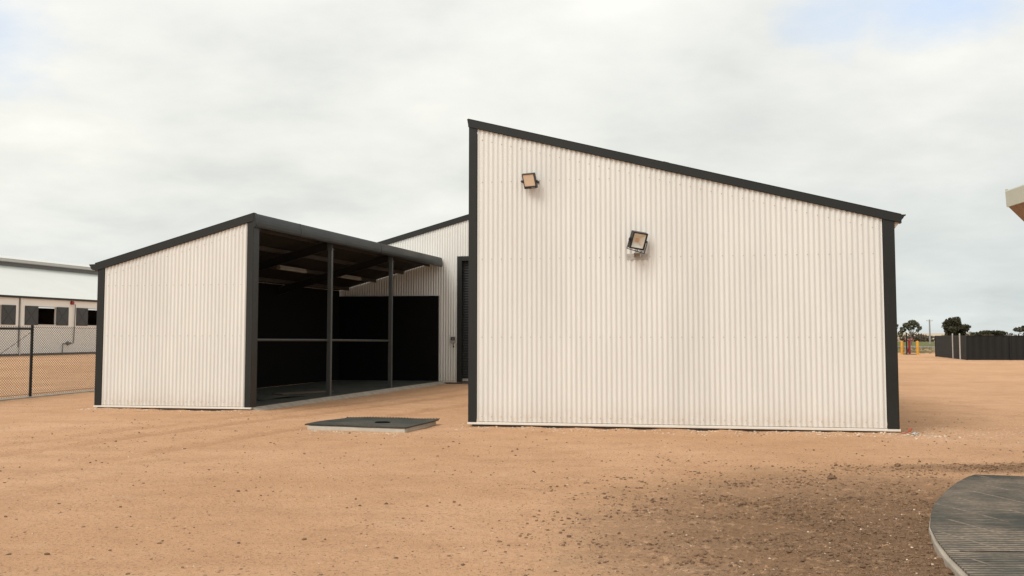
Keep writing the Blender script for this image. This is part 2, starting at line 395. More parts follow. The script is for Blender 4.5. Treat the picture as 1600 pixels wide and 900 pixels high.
# ------------------------------------------------------------------ LEFT SHED (open side facing the yard)
LS = (-7.972, 20.357, 0.0); LW = 3.204; LD = 11.70; SKEW = .0364
ls = empty('open_sided_shed', LS, ROT, label='lower cream corrugated lean-to shed open on its right side with three dark bays', cat='shed')
ltop = lambda x: 2.810 + 0.276 * x
m = MB()
corrugated(m, 0.145, 3.075, lambda x: ltop(x) - 0.125, 0.088, -0.012)
screw_rows(m, 0.145, 3.075, (0.165, 1.40, 2.36), lambda x: ltop(x) - 0.14, y=-0.023)
m.build('wall_cladding', [M['cream'], M['screw']], ls)
m = MB(); corrugated(m, 0, LD+.03, 2.765, 0.088, -0.012, mtx=Matrix.Translation((0.02, LD+.03, 0)) @ Matrix.Rotation(-PI/2, 4, 'Z'))
m.build('side_wall', M['cream'], ls)
m = MB(); corner(m, -0.004, 0.138, ltop(0)-.135, ltop(.138)-.135, -0.034, 0.12, -1); m.build('corner_trim', M['trim'], ls, 0.002)
m = MB(); corner(m, 3.082, 3.206, ltop(3.082)-.14, ltop(3.206)-.14, -0.034, 0.20, 1)
m.box((3.07, 0.0, 0.078), (3.192, 0.185, 3.42)); m.build('corner_post', M['trim'], ls, 0.003)
m = MB(); barge(m, -0.06, 3.214, ltop, 0.142, -0.052, 0.06); m.build('barge_trim', M['trim'], ls)
m = MB()
gz = ltop(-0.06)
m.prism([(0.0, gz-.135), (-0.10, gz-.13), (-0.145, gz-.10), (-0.16, gz-.06), (-0.185, gz-.03), (-0.185, gz-.018), (-0.05, gz-.012), (0.0, gz-.0)], 1, -0.05, LD); m.build('gutter', M['trim'], ls)
# deep capping over the open side, a slightly bellied fold
m = MB()
zt = ltop(3.214)
prof = [(3.20, zt), (3.222, zt-.004), (3.236, zt-.045), (3.25, zt-.11), (3.256, zt-.17), (3.252, zt-.225), (3.238, zt-.262), (3.20, zt-.268), (3.20, zt-.2), (3.13, zt-.02)]
for (a, b_) in ((-0.046, 1.96), (1.966, 6.60), (6.606, LD-0.06)): m.prism(prof, 1, a, b_)
for yy in (1.963, 6.603): m.prism([(3.20, zt+.003), (3.226, zt-.002), (3.24, zt-.045), (3.254, zt-.11), (3.26, zt-.17), (3.256, zt-.228), (3.24, zt-.266), (3.19, zt-.272), (3.19, zt-.2)], 1, yy-0.03, yy+0.03)
m.build('high_side_capping', M['trim'], ls)
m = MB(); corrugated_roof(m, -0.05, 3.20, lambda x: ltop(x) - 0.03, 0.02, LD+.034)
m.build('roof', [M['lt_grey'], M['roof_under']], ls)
for y in (3.73, 7.60):
    c = MB(); c.box((3.085, y-.045, 0.07), (3.175, y+.045, 3.35)); c.box((3.05, y-.055, 3.30), (3.20, y+.055, 3.31)); c.box((3.07, y-.06, 3.31), (3.19, y-.05, 3.46))
    for zz in (3.34, 3.41): c.tube([(3.12, y-.075, zz), (3.12, y-.05, zz)], 0.014, 6)
    c.build('post', M['post'], ls, 0.004)
def cslope(mb, x0, x1, top, h, ya, yb):
    vs = [(x0, ya, top(x0)-h), (x1, ya, top(x1)-h), (x1, ya, top(x1)), (x0, ya, top(x0)), (x0, yb, top(x0)-h), (x1, yb, top(x1)-h), (x1, yb, top(x1)), (x0, yb, top(x0))]
    mb.add(vs, [(0,1,2,3),(5,4,7,6),(3,2,6,7),(1,0,4,5),(0,3,7,4),(2,1,5,6)])
for y in (0.12, 3.73, 7.60):
    c = MB(); t0 = lambda x: ltop(x) - 0.155
    cslope(c, 0.05, 3.06, t0, 0.20, y-.006, y+.0)
    cslope(c, 0.05, 3.06, t0, 0.006, y-.07, y-.006)
    cslope(c, 0.05, 3.06, lambda x: t0(x)-.194, 0.006, y-.07, y-.006)
    c.build('rafter', M['rafter'], ls)
for x in (0.35, 1.2, 2.05, 2.85):
    c = MB(); z = ltop(x) - 0.062
    c.box((x-.003, 0.13, z-.09), (x+.003, LD-.03, z)); c.box((x-.04, 0.13, z-.094), (x+.003, LD-.03, z-.0905)); c.box((x+.003, .13, z-.003), (x+.04, LD-.03, z))
    c.build('purlin', M['purlin'], ls)
m = MB(); m.tube([(3.11, 0.1, 1.325), (3.11, 3.68, 1.305)], 0.026, 8); m.tube([(3.11, 3.78, 1.305), (3.11, 7.56, 1.275)], 0.026, 8)
m.build('rail', M['rail'], ls)
m = MB(); m.box((0.035, 0.05, 0.09), (0.052, LD-.051, 2.74)); m.build('wall_lining', M['black'], ls)
m = MB(); m.box((0.03, LD-.05, 0.09), (3.13, LD-.03, 2.575)); m.build('wall_lining', M['black'], ls)
m = MB(); m.box((0.06, 0.012, 0.09), (3.06, 0.03, 2.5)); m.build('wall_lining', M['black'], ls)
m = MB(); m.box((-0.012, -0.052, 0.046), (3.216, 0.0, 0.074)); m.box((-0.012, -0.03, 0.074), (3.21, 0.0, 0.082)); m.build('base_flashing', M['strip'], ls, 0.003)
m = MB(); m.prism([(0.03, -.15), (3.35, -.15), (3.35, 0.012), (3.235, 0.072), (3.19, 0.075), (0.03, 0.075)], 1, 0.03, LD); m.build('slab', M['conc'], ls, 0.006)
m = MB(); m.box((0.03, 0.018, -.15), (3.1, 0.029, 0.044)); m.build('slab_edge', M['conc_dark'], ls)  # dark strip over the slab face, standing in for shade below the flashing
m = MB(); m.box((0.06, 0.06, 0.0765), (3.17, LD-.06, 0.09)); m.build('rubber_floor', M['rubber_floor'], ls)
# the lean-to was set out two degrees off square: its long side runs on to meet the rear shed
def skew(o):
    if o.type == 'MESH':
        for v in o.data.vertices: v.co.x += SKEW * v.co.y
for o in list(ls.children): skew(o)
# loose things on its floor
def sheet_thing(name, pts, z, th, material, loc, rz, label, cat):
    c = MB(); c.prism(pts, 2, z, z+th); o = c.build(name, material, None, 0.002); place(o, loc, rz); tag(o, label, cat); return o
sheet_thing('board', [(-.75, -.2), (.78, -.17), (.75, .2), (-.72, .22)], 0, .018, M['timber'], W(LS, 2.3, 4.6, .091), ROT + 1.1, 'brown timber board lying on the dark shed floor behind the nearer grey post', 'board')
# warped offcut of rubber matting
def warped(name, x0, x1, y0, y1, hf, th, material, n=24):
    c = MB(); vs = []; fs = []
    for layer in (0, 1):
        for j in range(n+1):
            for i in range(n+1):
                x = x0+(x1-x0)*i/n; y = y0+(y1-y0)*j/n
                vs.append((x, y, hf(x, y) + (th if layer else 0)))
    k = (n+1)*(n+1)
    for j in range(n):
        for i in range(n):
            a = j*(n+1)+i; fs.append((a, a+n+1, a+n+2, a+1)); fs.append((k+a, k+a+1, k+a+n+2, k+a+n+1))
    ring = [i for i in range(n+1)] + [j*(n+1)+n for j in range(1, n+1)] + [n*(n+1)+i for i in range(n-1, -1, -1)] + [j*(n+1) for j in range(n-1, 0, -1)]
    for a, b_ in zip(ring, ring[1:]+ring[:1]): fs.append((a, b_, k+b_, k+a))
    c.add(vs, fs, 0, False); return c.build(name, material)
o = warped('rubber_offcut', -.9, .9, -.35, .35, lambda x, y: .03*abs(math.sin(x*2.4+1)), .012, M['rubber_floor']); place(o, W(LS, 2.35, 2.5, .091), ROT+1.35)
tag(o, 'warped black rubber offcut lying on the floor just inside the nearest open bay', 'rubber sheet')

# batten lights
def batten(y, x, lab):
    p = W(LS, x + SKEW*y, y, 0); z = ltop(x) - 0.165
    e = empty('batten_light', (p.x, p.y, z), ROT, label=lab, cat='light fitting', group='batten lights under the lean-to roof')
    c = MB(); c.box((-.035, -.78, -.04), (.035, .78, 0.0)); c.build('housing', M['white_plastic'], e, .004)
    c = MB(); c.prism([(-.06, -.05), (-.045, -.10), (.045, -.10), (.06, -.05), (.05, -.041), (-.05, -.041)], 1, -.79, .79); c.build('diffuser', M['white_plastic'], e, .006)
batten(5.4, 1.45, 'nearer batten light under the lean-to roof, left of the nearer grey post')
batten(9.0, 1.45, 'farther batten light under the lean-to roof, between the two grey posts')

# ------------------------------------------------------------------ REAR BUILDING
RB = (-2.064, 31.147, 0.0)
rb = empty('rear_shed', RB, ROT, label='larger cream corrugated shed with dark roller door, standing behind the other two sheds', cat='shed')
ridge = 2.6
def btop(x): return 4.747 + 0.279 * x if x < ridge else 4.747 + 0.279 * ridge - 0.279 * (x - ridge)
UL, UR, DEEP = -7.2, 11.6, 12
m = MB()
corrugated(m, UL+.1, 0.46, lambda x: btop(x)-.13, 0.085, 0.0)
corrugated(m, 0.46, 4.26, lambda x: btop(x)-.13, 3.74, 0.0)
corrugated(m, 4.26, UR-.1, lambda x: btop(x)-.13, 0.085, 0.0)
for i in range(26):
    x = 0.46 - (2*i+1)*RIB
    for z in (.17, 1.4, 3.3): screw(m, x, -.0095, z)
m.build('wall_cladding', [M['cream'], M['screw']], rb)
m = MB()   # lapped cladding and flashing beside the lean-to opening
corrugated(m, -.10, 0.14, 3.33, 3.318, -0.012); m.box((-3.15, -.025, 2.577), (-0.045, -.012, 2.60)); m.box((-0.07, -.03, 0.075), (-0.045, -.012, 2.60))
m.build('opening_flashing', M['cream_plain'], rb)
m = MB(); barge(m, UL, ridge, btop, 0.15, -0.04, .12); barge(m, ridge, UR, btop, 0.15, -0.04, .12); m.build('barge_trim', M['trim'], rb)
m = MB(); corrugated_roof(m, UL, ridge, lambda x: btop(x)-.03, .05, DEEP, seg=4); corrugated_roof(m, ridge, UR, lambda x: btop(x)-.03, .05, DEEP, seg=4)
m.build('roof', [M['lt_grey'], M['roof_under']], rb)
for sx, rr, tx in ((UL+.1, -PI/2, DEEP), (UR-.1, PI/2, 0)):
    m = MB(); corrugated(m, 0, DEEP, btop(sx)-.1, .085, -0.012, seg=4, mtx=Matrix.Translation((sx, tx, 0)) @ Matrix.Rotation(rr, 4, 'Z')); m.build('side_wall', M['cream'], rb)
m = MB(); m.add([(UL+.1, DEEP, .085), (UR-.1, DEEP, .085), (UR-.1, DEEP, btop(UR)-.1), (ridge, DEEP, btop(ridge)-.1), (UL+.1, DEEP, btop(UL)-.1)], [(0,1,2,3,4)]); m.build('rear_wall', M['cream_plain'], rb)
m = MB(); m.box((0.465, -0.035, .05), (0.605, .15, 3.73)); m.box((.605, -.035, 3.60), (4.1, .1, 3.73)); m.box((4.1, -.035, .05), (4.24, .15, 3.73)); m.build('door_jamb', M['trim'], rb, .004)
rd = MB(); nsl = 46
vs = []; fs = []; segs = nsl*4
for i in range(segs+1):
    z = .10 + 3.5*i/segs; y = .12 - .014*abs(math.sin(PI*i/4))
    vs += [(.607, y, z), (4.098, y, z)]
for i in range(segs): fs.append((2*i, 2*i+1, 2*i+3, 2*i+2))
rd.add(vs, fs, 0, True); door = rd.build('roller_door', M['door'], rb)
m = MB(); m.box((.607, .09, .075), (4.098, .118, .15)); m.build('bottom_rail', M['galv'], door)
m = MB(); m.box((UL+.1, -.03, .046), (.60, -.0, .075)); m.box((4.2, -.03, .046), (UR-.1, 0, .075)); m.build('base_flashing', M['strip'], rb)
m = MB(); m.box((UL+.15, .02, -.15), (UR-.15, DEEP, .045)); m.build('slab', M['conc_dark'], rb)

sb = empty('isolator_switch', W(RB, .35, -.012, 1.29), ROT, label='small grey switch box on the cream wall beside the dark roller door', cat='switch box')
m = MB(); m.box((-.075, -.055, -.09), (.075, 0, .09)); m.build('casing', M['galv'], sb, .006)
m = MB(); m.box((-.06, -.062, -.02), (.06, -.0555, .07)); m.build('cover', M['fixture'], sb, .003)
m = MB(); m.box((-.03, -.066, 0.0), (.03, -.0625, .04)); m.build('button_plate', M['white_plastic'], sb)
m = MB(); m.tube([(.02, -.03, -.09), (.025, -.03, -.13), (.0, -.03, -.15), (.02, -.03, -.19)], .008, 6); m.box((.0, -.04, -.23), (.035, -.02, -.18)); m.build('key', M['fixture'], sb)

# ------------------------------------------------------------------ floodlights on the right shed
# upper one: glass coloured with the ground's reflection, tipped down
c0 = W(RS, 0.985, -.17, 3.765)
f1 = empty('floodlight', c0, ROT, label='upper floodlight on the tall cream wall, with square pale glass', cat='floodlight', group='floodlights on the tall cream wall')
T = Matrix.Rotation(math.radians(-19), 4, 'Z') @ Matrix.Rotation(math.radians(22), 4, 'X')
m = MB(); m.box((-.105, .012, -.118), (.105, .045, .118), mtx=T)
m.box((-.105, -.012, .104), (.105, .012, .118), mtx=T); m.box((-.105, -.012, -.118), (.105, .012, -.078), mtx=T)
m.box((-.105, -.012, -.078), (-.094, .012, .104), mtx=T); m.box((.094, -.012, -.078), (.105, .012, .104), mtx=T)
for k in range(9): m.box((-.09+.02*k, .045, -.09), (-.084+.02*k, .062, .09), mtx=T)
m.build('housing', M['fixture'], f1, .002)
m = MB(); m.box((-.0935, -.004, -.0775), (.0935, .0, .1035), mtx=T); m.build('glass', M['lens'], f1)
m = MB(); m.box((.028, -.0145, -.107), (.046, -.0122, -.092), mtx=T); m.box((.052, -.0145, -.106), (.09, -.0122, -.096), mtx=T); m.build('maker_plate', M['white_plastic'], f1)
m = MB()
for sx in (-1, 1):
    m.tube([(sx*.108, 0.02, -.0), (sx*.122, .03, .0), (sx*.122, .15, .01)], .009, 6); m.tube([(sx*.104, .02, 0), (sx*.128, .02, 0)], .02, 8)
m.box((-.13, .145, -.01), (.13, .155, .022)); m.build('bracket', M['fixture'], f1)
# lower one: open reflector, turned right, on a galvanised plate
c0 = W(RS, 2.645, -.20, 2.815)
f2 = empty('floodlight', c0, ROT, label='lower floodlight on the tall cream wall, tilted above a galvanised plate', cat='floodlight', group='floodlights on the tall cream wall')
T = Matrix.Rotation(math.radians(33), 4, 'Z') @ Matrix.Rotation(math.radians(7), 4, 'Y') @ Matrix.Rotation(math.radians(20), 4, 'X')
m = MB()
w, h = .122, .13
m.box((-w, .05, -h), (w, .066, h), mtx=T)
m.box((-w, -.02, h-.022), (w, .05, h), mtx=T); m.box((-w, -.02, -h), (w, .05, -h+.022), mtx=T)
m.box((-w, -.02, -h+.022), (-w+.022, .05, h-.022), mtx=T); m.box((w-.022, -.02, -h+.022), (w, .05, h-.022), mtx=T)
for k in range(8): m.box((-.09+.025*k, .066, -.1), (-.084+.025*k, .09, .1), mtx=T)
m.build('housing', M['fixture'], f2, .002)
m = MB(); a, b_, dz = w-.0225, .042, .048
zz = h-.0225
O = [(-a, -.006, -zz), (a, -.006, -zz), (a, -.006, zz), (-a, -.006, zz)]; I = [(-b_, dz, -b_), (b_, dz, -b_), (b_, dz, b_), (-b_, dz, b_)]
m.add(O+I, [(0,1,5,4), (1,2,6,5), (2,3,7,6), (3,0,4,7), (4,5,6,7)], mtx=T); m.build('reflector', M['reflector'], f2)
m = MB(); m.box((-.03, dz-.004, -.03), (.03, dz-.001, .03), mtx=T); m.build('led_chip', M['led'], f2)
TB = Matrix.Rotation(math.radians(20), 4, 'Z') @ Matrix.Rotation(math.radians(16), 4, 'Y')
m = MB()
for sx in (-1, 1):
    m.box((sx*(w+.016)-.004, -.012, -.155), (sx*(w+.016)+.004, .02, .015), mtx=TB); m.tube([tuple(T @ Vector((sx*w, .012, .0))), tuple(T @ Vector((sx*(w+.032), .012, .0)))], .016, 8)
m.box((-w-.02, -.012, -.163), (w+.02, .02, -.155), mtx=TB); m.build('bracket', M['fixture'], f2)
m = MB(); m.tube([(-.02, .02, -.13), (-.01, .03, -.16), (.02, .05, -.17), (.05, .06, -.15)], .005, 6); m.build('cable', M['fixture'], f2)
m = MB(); m.box((-.19, .172, -.270), (.12, .184, -.178)); m.box((-.075, .02, -.235), (-.068, .171, -.178)); m.box((-.075, .02, -.184), (.03, .171, -.178))
m.box((.023, .02, -.235), (.03, .171, -.178))
for sx in (-.165, .045, .095): m.tube([(sx, .165, -.222), (sx, .173, -.222)], .009, 6)
m.build('mounting_plate', M['galv'], f2, .002)

# ------------------------------------------------------------------ concrete pit cover with rubber mat between the sheds
c = MB(); pad = [(-3.06, 15.92), (-1.55, 15.40), (-1.20, 16.86), (-2.66, 17.20)]
c.prism(pad, 2, -.08, .062); o = c.build('concrete_plinth', M['conc_pale'], None, .008); tag(o, 'pale low concrete plinth in the sand between the two front sheds', 'plinth')
def quadmat(name, P, z, th, material, n=64, wave=.010, hole=None):
    P = [Vector((p[0], p[1], 0)) for p in P]; c = MB(); vs = []; fs = []
    for L in (0, 1):
        for j in range(n+1):
            for i in range(n+1):
                u, v = i/n, j/n
                p = P[0]*(1-u)*(1-v)+P[1]*u*(1-v)+P[2]*u*v+P[3]*(1-u)*v
                e = max(abs(u-.5), abs(v-.5))*2
                h = wave*(math.sin(u*17+1)*math.sin(v*3+.5)+.6*math.sin(u*7+v*5))*e**4 + (.014 if (i % 2 == 0 and j > n-2) else 0)
                vs.append((p.x, p.y, z + h + abs(h)*.3 + .006*(e > .97)*L + L*th))
    k = (n+1)**2
    for j in range(n):
        for i in range(n):
            a = j*(n+1)+i; fs.append((a, a+n+1, a+n+2, a+1)); fs.append((k+a, k+a+1, k+a+n+2, k+a+n+1))
    ring = [i for i in range(n+1)] + [j*(n+1)+n for j in range(1, n+1)] + [n*(n+1)+i for i in range(n-1, -1, -1)] + [j*(n+1) for j in range(n-1, 0, -1)]
    for a, b2 in zip(ring, ring[1:]+ring[:1]): fs.append((a, b2, k+b2, k+a))
    c.add(vs, fs); return c.build(name, material)
mm = quadmat('rubber_mat', [(-3.10, 15.93), (-1.53, 15.385), (-1.15, 16.90), (-2.66, 17.24)], .064, .014, M['rubber'], wave=.006)
tag(mm, 'dark ribbed rubber mat with curling edges lying on the low plinth between the sheds', 'mat')
c = MB()
c.tube([(-1.98+.11*math.cos(a*PI/8), 16.27+.10*math.sin(a*PI/8), .083) for a in range(17)], .010, 6, caps=False)
c.build('grip_cutout', M['black'], mm)
# ------------------------------------------------------------------ curved mat covered pad, lower right
arc = [(2.42, 5.2), (2.50, 5.65), (2.555, 6.11), (2.66, 6.62), (2.79, 7.10), (2.96, 7.62), (3.16, 8.10), (3.42, 8.67), (3.80, 9.36), (4.08, 9.83), (4.36, 10.24), (4.50, 10.40), (4.66, 10.36), (7.2, 9.55), (9.3, 7.6), (9.6, 5.0), (8.0, 2.4), (4.8, 1.4), (3.1, 2.9)]
def shrink(P, d):
    c0 = Vector((6.0, 6.0)); return [tuple(Vector(p) + (c0-Vector(p)).normalized()*d) for p in P]
c = MB(); c.prism(arc, 2, -.1, .040); o = c.build('round_concrete_pad', M['conc'], None, .008); tag(o, 'round concrete pad under the matting at the lower right of the yard', 'concrete pad')
c = MB(); inner = [tuple(Vector(p) + (Vector((6, 6))-Vector(p)).normalized()*max(.004, min(.035, (8.0-p[1])*.022))) for p in arc]; c.prism(inner, 2, .0415, .056); o = c.build('pad_matting', M['rubber_disc'], None, .003); tag(o, 'dusty ribbed rubber matting covering the round pad at the lower right', 'matting')
# raised joints between the mats (sand filled lines) and one open seam
def inside(p, P):
    r = False
    for (x0, y0), (x1, y1) in zip(P, P[1:]+P[:1]):
        if (y0 > p[1]) != (y1 > p[1]) and p[0] < (x1-x0)*(p[1]-y0)/(y1-y0)+x0: r = not r
    return r
c = MB()
y0 = 6.72; pts = [(2.80+.35*i, y0-.045*i+.02*math.sin(i*1.7)) for i in range(11)]
for (a, b2) in zip(pts, pts[1:]): c.add([(a[0], a[1]-.008, .0585), (b2[0], b2[1]-.008, .0585), (b2[0], b2[1]+.008, .0585), (a[0], a[1]+.008, .0585)], [(0,1,2,3)])
c.build('open_seam', M['black'], o)

# ------------------------------------------------------------------ eave of the neighbouring building, upper right
# corner at about (5.68, 12), fascia comes towards the camera
ev = empty('neighbouring_building', (5.655, 12.0, 0), math.radians(-4), label='building reaching in at the upper right edge with pale fascia and brown soffit', cat='building')
m = MB()
zt, zb = 3.055, 2.868
pr_ = [(0, zt), (.012, zt-.002), (.012, zt-.05), (.026, zt-.06), (.026, zt-.10), (.012, zt-.11), (.012, zt-.15), (.03, zt-.16), (.03, zb+.02), (.018, zb), (.05, zb), (.06, zt-.01), (.05, zt+.004)]
pr_ = [(-(x)+.05, z) for x, z in pr_]
m.prism(pr_, 1, -6.0, 0.0); m.box((-.006, -.01, zt), (.02, .006, zt+.02)); m.build('fascia', M['greygreen'], ev)
m = MB()
# raked soffit falling away from the fascia to the wall
vs = [(.022, -6, zb), (.022, -.004, zb), (.62, -.004, zb-.62), (.62, -6, zb-.62), (.055, -6, zb+.03), (.055, -.004, zb+.03), (.66, -.004, zb-.60), (.66, -6, zb-.60)]
m.add(vs, [(0,1,2,3), (7,6,5,4), (0,4,5,1), (1,5,6,2), (2,6,7,3), (3,7,4,0)]); m.build('soffit', M['ply'], ev)
m = MB(); m.box((.62, -6, 0.0), (.72, -.004, 2.3)); m.box((.66, -6, 2.3), (.72, -.004, 3.05)); m.build('wall', M['cream_plain'], ev)
m = MB(); vs = [(.05, -6, zt-.01), (.05, -.004, zt-.01), (3.6, -.004, zt+.9), (3.6, -6, zt+.9)]
m.add(vs + [(a, b2, z+.02) for a, b2, z in vs], [(0,1,2,3), (7,6,5,4), (0,4,5,1), (1,5,6,2), (2,6,7,3), (3,7,4,0)]); m.build('roof', M['lt_grey'], ev)

# ------------------------------------------------------------------ STABLE BLOCK, far left
SB = (-34.9, 72.2, 0.0)
st = empty('stable_building', SB, ROT, label='long cream stable block with white roof and dark shutters behind the mesh fence', cat='building')
Y0, Y1, DX = -26.0, 40.0, 16.0
per = 6.02; opens = []
for k in range(-4, 7):
    a = 3.94 + per*k
    if a > Y0+3 and a+2.1 < Y1-3: opens.append((a, a+2.11))
m = MB(); ZL, ZH, ZE = 2.19, 3.50, 4.06
m.box((-.15, Y0, .16), (0, Y1, ZL)); m.box((-.15, Y0, ZH), (0, Y1, ZE))
prev = Y0
for a, b_ in opens: m.box((-.15, prev, ZL), (0, a, ZH)); prev = b_
m.box((-.15, prev, ZL), (0, Y1, ZH))
m.build('wall', M['stable'], st)
# far long wall with two small openings the daylight comes through
m = MB(); hol = [(16.3, 17.0), (17.9, 18.6)]
m.box((-DX, Y0, .1), (-DX+.15, Y1, 2.0)); m.box((-DX, Y0, 3.1), (-DX+.15, Y1, ZE)); prev = Y0
for a, b_ in hol: m.box((-DX, prev, 2.0), (-DX+.15, a, 3.1)); prev = b_
m.box((-DX, prev, 2.0), (-DX+.15, Y1, 3.1)); m.build('wall', M['conc_dark'], st)
for yy in (Y0, Y1-.15):
    m = MB(); m.prism([(-DX+.15, .1), (-.15, .1), (-.15, ZE), (-8, 7.0), (-DX+.15, ZE)], 1, yy, yy+.15); m.build('gable_wall', M['cream_plain'], st)
m = MB(); m.box((-.14, Y0, .0), (.01, Y1, .158)); m.build('base_band', M['conc_dark'], st)
m = MB(); m.box((-.02, Y0-.1, 4.05), (.14, Y1+.1, 4.20)); m.build('gutter', M['trim'], st)
sl = 2.90/8.0
m = MB(); m.prism([(.12, 4.205), (-7.9, 4.205+8.02*sl), (-7.9, 4.10+8.02*sl), (.12, 4.10+.05)], 1, Y0-.1, Y1+.1)
m.prism([(-DX-.12, 4.205), (-8.1, 4.205+8.02*sl), (-8.1, 4.10+8.02*sl), (-DX-.12, 4.15)], 1, Y0-.1, Y1+.1); m.build('roof', M['white_roof'], st)
m = MB(); m.box((-8.6, Y0, 6.8), (-7.4, Y1, 7.26)); m.build('ridge_vent', M['vent'], st)
m = MB(); m.box((-9.2, Y0-.1, 7.262), (-7.1, Y1+.1, 7.30)); m.prism([(-7.05, 7.30), (-7.05, 7.50), (-9.25, 7.50), (-9.25, 7.30)], 1, Y0-.1, Y1+.1); m.build('ridge_fascia', M['lt_grey'], st)
m = MB(); m.prism([(-7.0, 7.502), (-8.15, 7.82), (-9.3, 7.502)], 1, Y0-.15, Y1+.15); m.build('ridge_cap', M['white_roof'], st)
for a, b_ in opens:
    wdw = MB(); wdw.box((-.02, a, ZH-.02), (.03, b_, ZH+.03)); wdw.box((-.02, a, ZL-.03), (.04, b_, ZL+.03)); 
    wdw.box((-.02, a-.03, ZL-.02), (.01, a, ZH+.02)); wdw.box((-.02, b_, ZL-.02), (.01, b_+.03, ZH+.02))
    wobj = wdw.build('window', M['lt_grey'], st)
    for s0, s1 in ((a-1.46, a-.01), (b_+.01, b_+1.46)):
        s = MB(); s.box((.012, s0, ZL-.02), (.045, s1, ZH+.03))
        d = .05
        for (p, q) in (((s0+.1, ZL+.05), (s1-.1, ZH-.05)), ((s0+.1, ZH-.05), (s1-.1, ZL+.05))):
            v = Vector((0, q[0]-p[0], q[1]-p[1])).normalized(); nrm = Vector((0, -v.z, v.y))*.035
            P_, Q_ = Vector((.046+(.003 if p[1] < q[1] else 0), p[0], p[1])), Vector((.046+(.003 if p[1] < q[1] else 0), q[0], q[1]))
            s.add([P_-nrm, Q_-nrm, Q_+nrm, P_+nrm, P_-nrm+Vector((.012,0,0)), Q_-nrm+Vector((.012,0,0)), Q_+nrm+Vector((.012,0,0)), P_+nrm+Vector((.012,0,0))], [(0,1,2,3), (7,6,5,4), (0,4,5,1), (1,5,6,2), (2,6,7,3), (3,7,4,0)])
        s.build('shutter', M['shutter'], wobj)
for k, yy in enumerate((-10, 1.98, 14.1)):
    m = MB(); m.tube([(.07, yy, 4.05), (.07, yy, .05)], .055, 8); m.tube([(.03, yy-.12, 4.05), (.03, yy-.12, .6)], .03, 6, 1); m.build('downpipe', [M['cream_plain'], M['vent']], st)
m = MB(); m.tube([(.05, 8.12, 3.72), (.12, 8.2, 3.78), (.12, 8.2, 3.5), (.06, 8.2, .86), (.06, 6.9, .82), (.06, 6.85, .1)], .035, 6); m.tube([(.06, 7.3, .84), (.06, 7.8, .85)], .085, 8); m.tube([(.06, 7.5, .70), (.06, 7.5, 1.0)], .06, 8); m.build('service_pipe', M['vent'], st)
m = MB(); m.tube([(.0, 7.85, 3.88), (.18, 7.85, 3.88)], .14, 10); m.build('alarm_bell', M['red'], st)

# ------------------------------------------------------------------ chain link fence, left
FD = Vector((.13, .9915, 0)).normalized(); FP = Vector((-10.96, 24.24, 0)); FR = math.atan2(FD.y, FD.x)
cf = empty('chain_link_fence', FP, FR, label='black chain-link fence with top rail and brace wire at the left of the open shed', cat='fence')
FH = 1.62; S0, S1 = -8.0, 9.2
m = MB(); pitch = .088; RUN = 1.42
def wire(mb, s0, z0, s1, z1, dy):
    r = .0037
    a, b_ = Vector((s0, dy, z0)), Vector((s1, dy, z1)); d = (b_-a).normalized(); n1 = Vector((0, 1, 0))*r; n2 = d.cross(Vector((0, 1, 0)))*r
    P_ = [a+n1, a-n1*.5+n2*.87, a-n1*.5-n2*.87]; Q_ = [b_+n1, b_-n1*.5+n2*.87, b_-n1*.5-n2*.87]
    mb.add(P_+Q_, [(0,1,4,3), (1,2,5,4), (2,0,3,5)])
s = S0 - FH*RUN
z0 = .03
while s < S1:
    for sgn in (1, -1):
        a, b_ = (s, s+(FH-z0)*RUN) if sgn > 0 else (s+(FH-z0)*RUN, s)
        za, zb_ = z0, FH + .0
        # clip to S0..S1
        def cl(a, za, b_, zb_):
            for lim, side in ((S0, -1), (S1, 1)):
                if side*(a-lim) > 0 and side*(b_-lim) > 0: return None
                if side*(a-lim) > 0: za += (zb_-za)*(lim-a)/(b_-a); a = lim
                elif side*(b_-lim) > 0: zb_ = za+(zb_-za)*(lim-a)/(b_-a); b_ = lim
            return a, za, b_, zb_
        r_ = cl(a, za, b_, zb_)
        if r_: wire(m, r_[0], r_[1], r_[2], r_[3], .002*sgn)
    s += pitch
m.build('mesh', M['chain'], cf)
for sx in (-6.4, -3.2, 0.0, 3.1, 6.2, 9.2):
    m = MB(); m.tube([(sx, .03, -.1), (sx, .03, FH+.02)], .033 if sx == 0 else .025, 10); m.tube([(sx, .03, FH+.02), (sx, .03, FH+.04)], [.038, .015], 10); m.build('fence_post', M['chain'], cf)
m = MB(); m.tube([(-6.4, .03, FH-.07), (0, .03, FH-.06)], .024, 8); m.build('top_rail', M['chain'], cf)
m = MB(); m.tube([(-3.2, .03, .15), (0, .03, FH-.12)], .005, 6); m.tube([(-1.28, .03, 1.02), (-1.22, .03, 1.05)], .016, 6); m.build('brace_wire', M['chain'], cf)
m = MB(); m.tube([(S0, .01, .08), (S1, .01, .08)], .004, 5); m.tube([(S0, .01, FH-.03), (S1, .01, FH-.03)], .003, 5); m.build('line_wire', M['chain'], cf)
m = MB(); m.box((S0, -.10, -.1), (S1, .22, .022)); o = m.build('concrete_strip', M['conc']); place(o, FP, FR); tag(o, kind='structure')

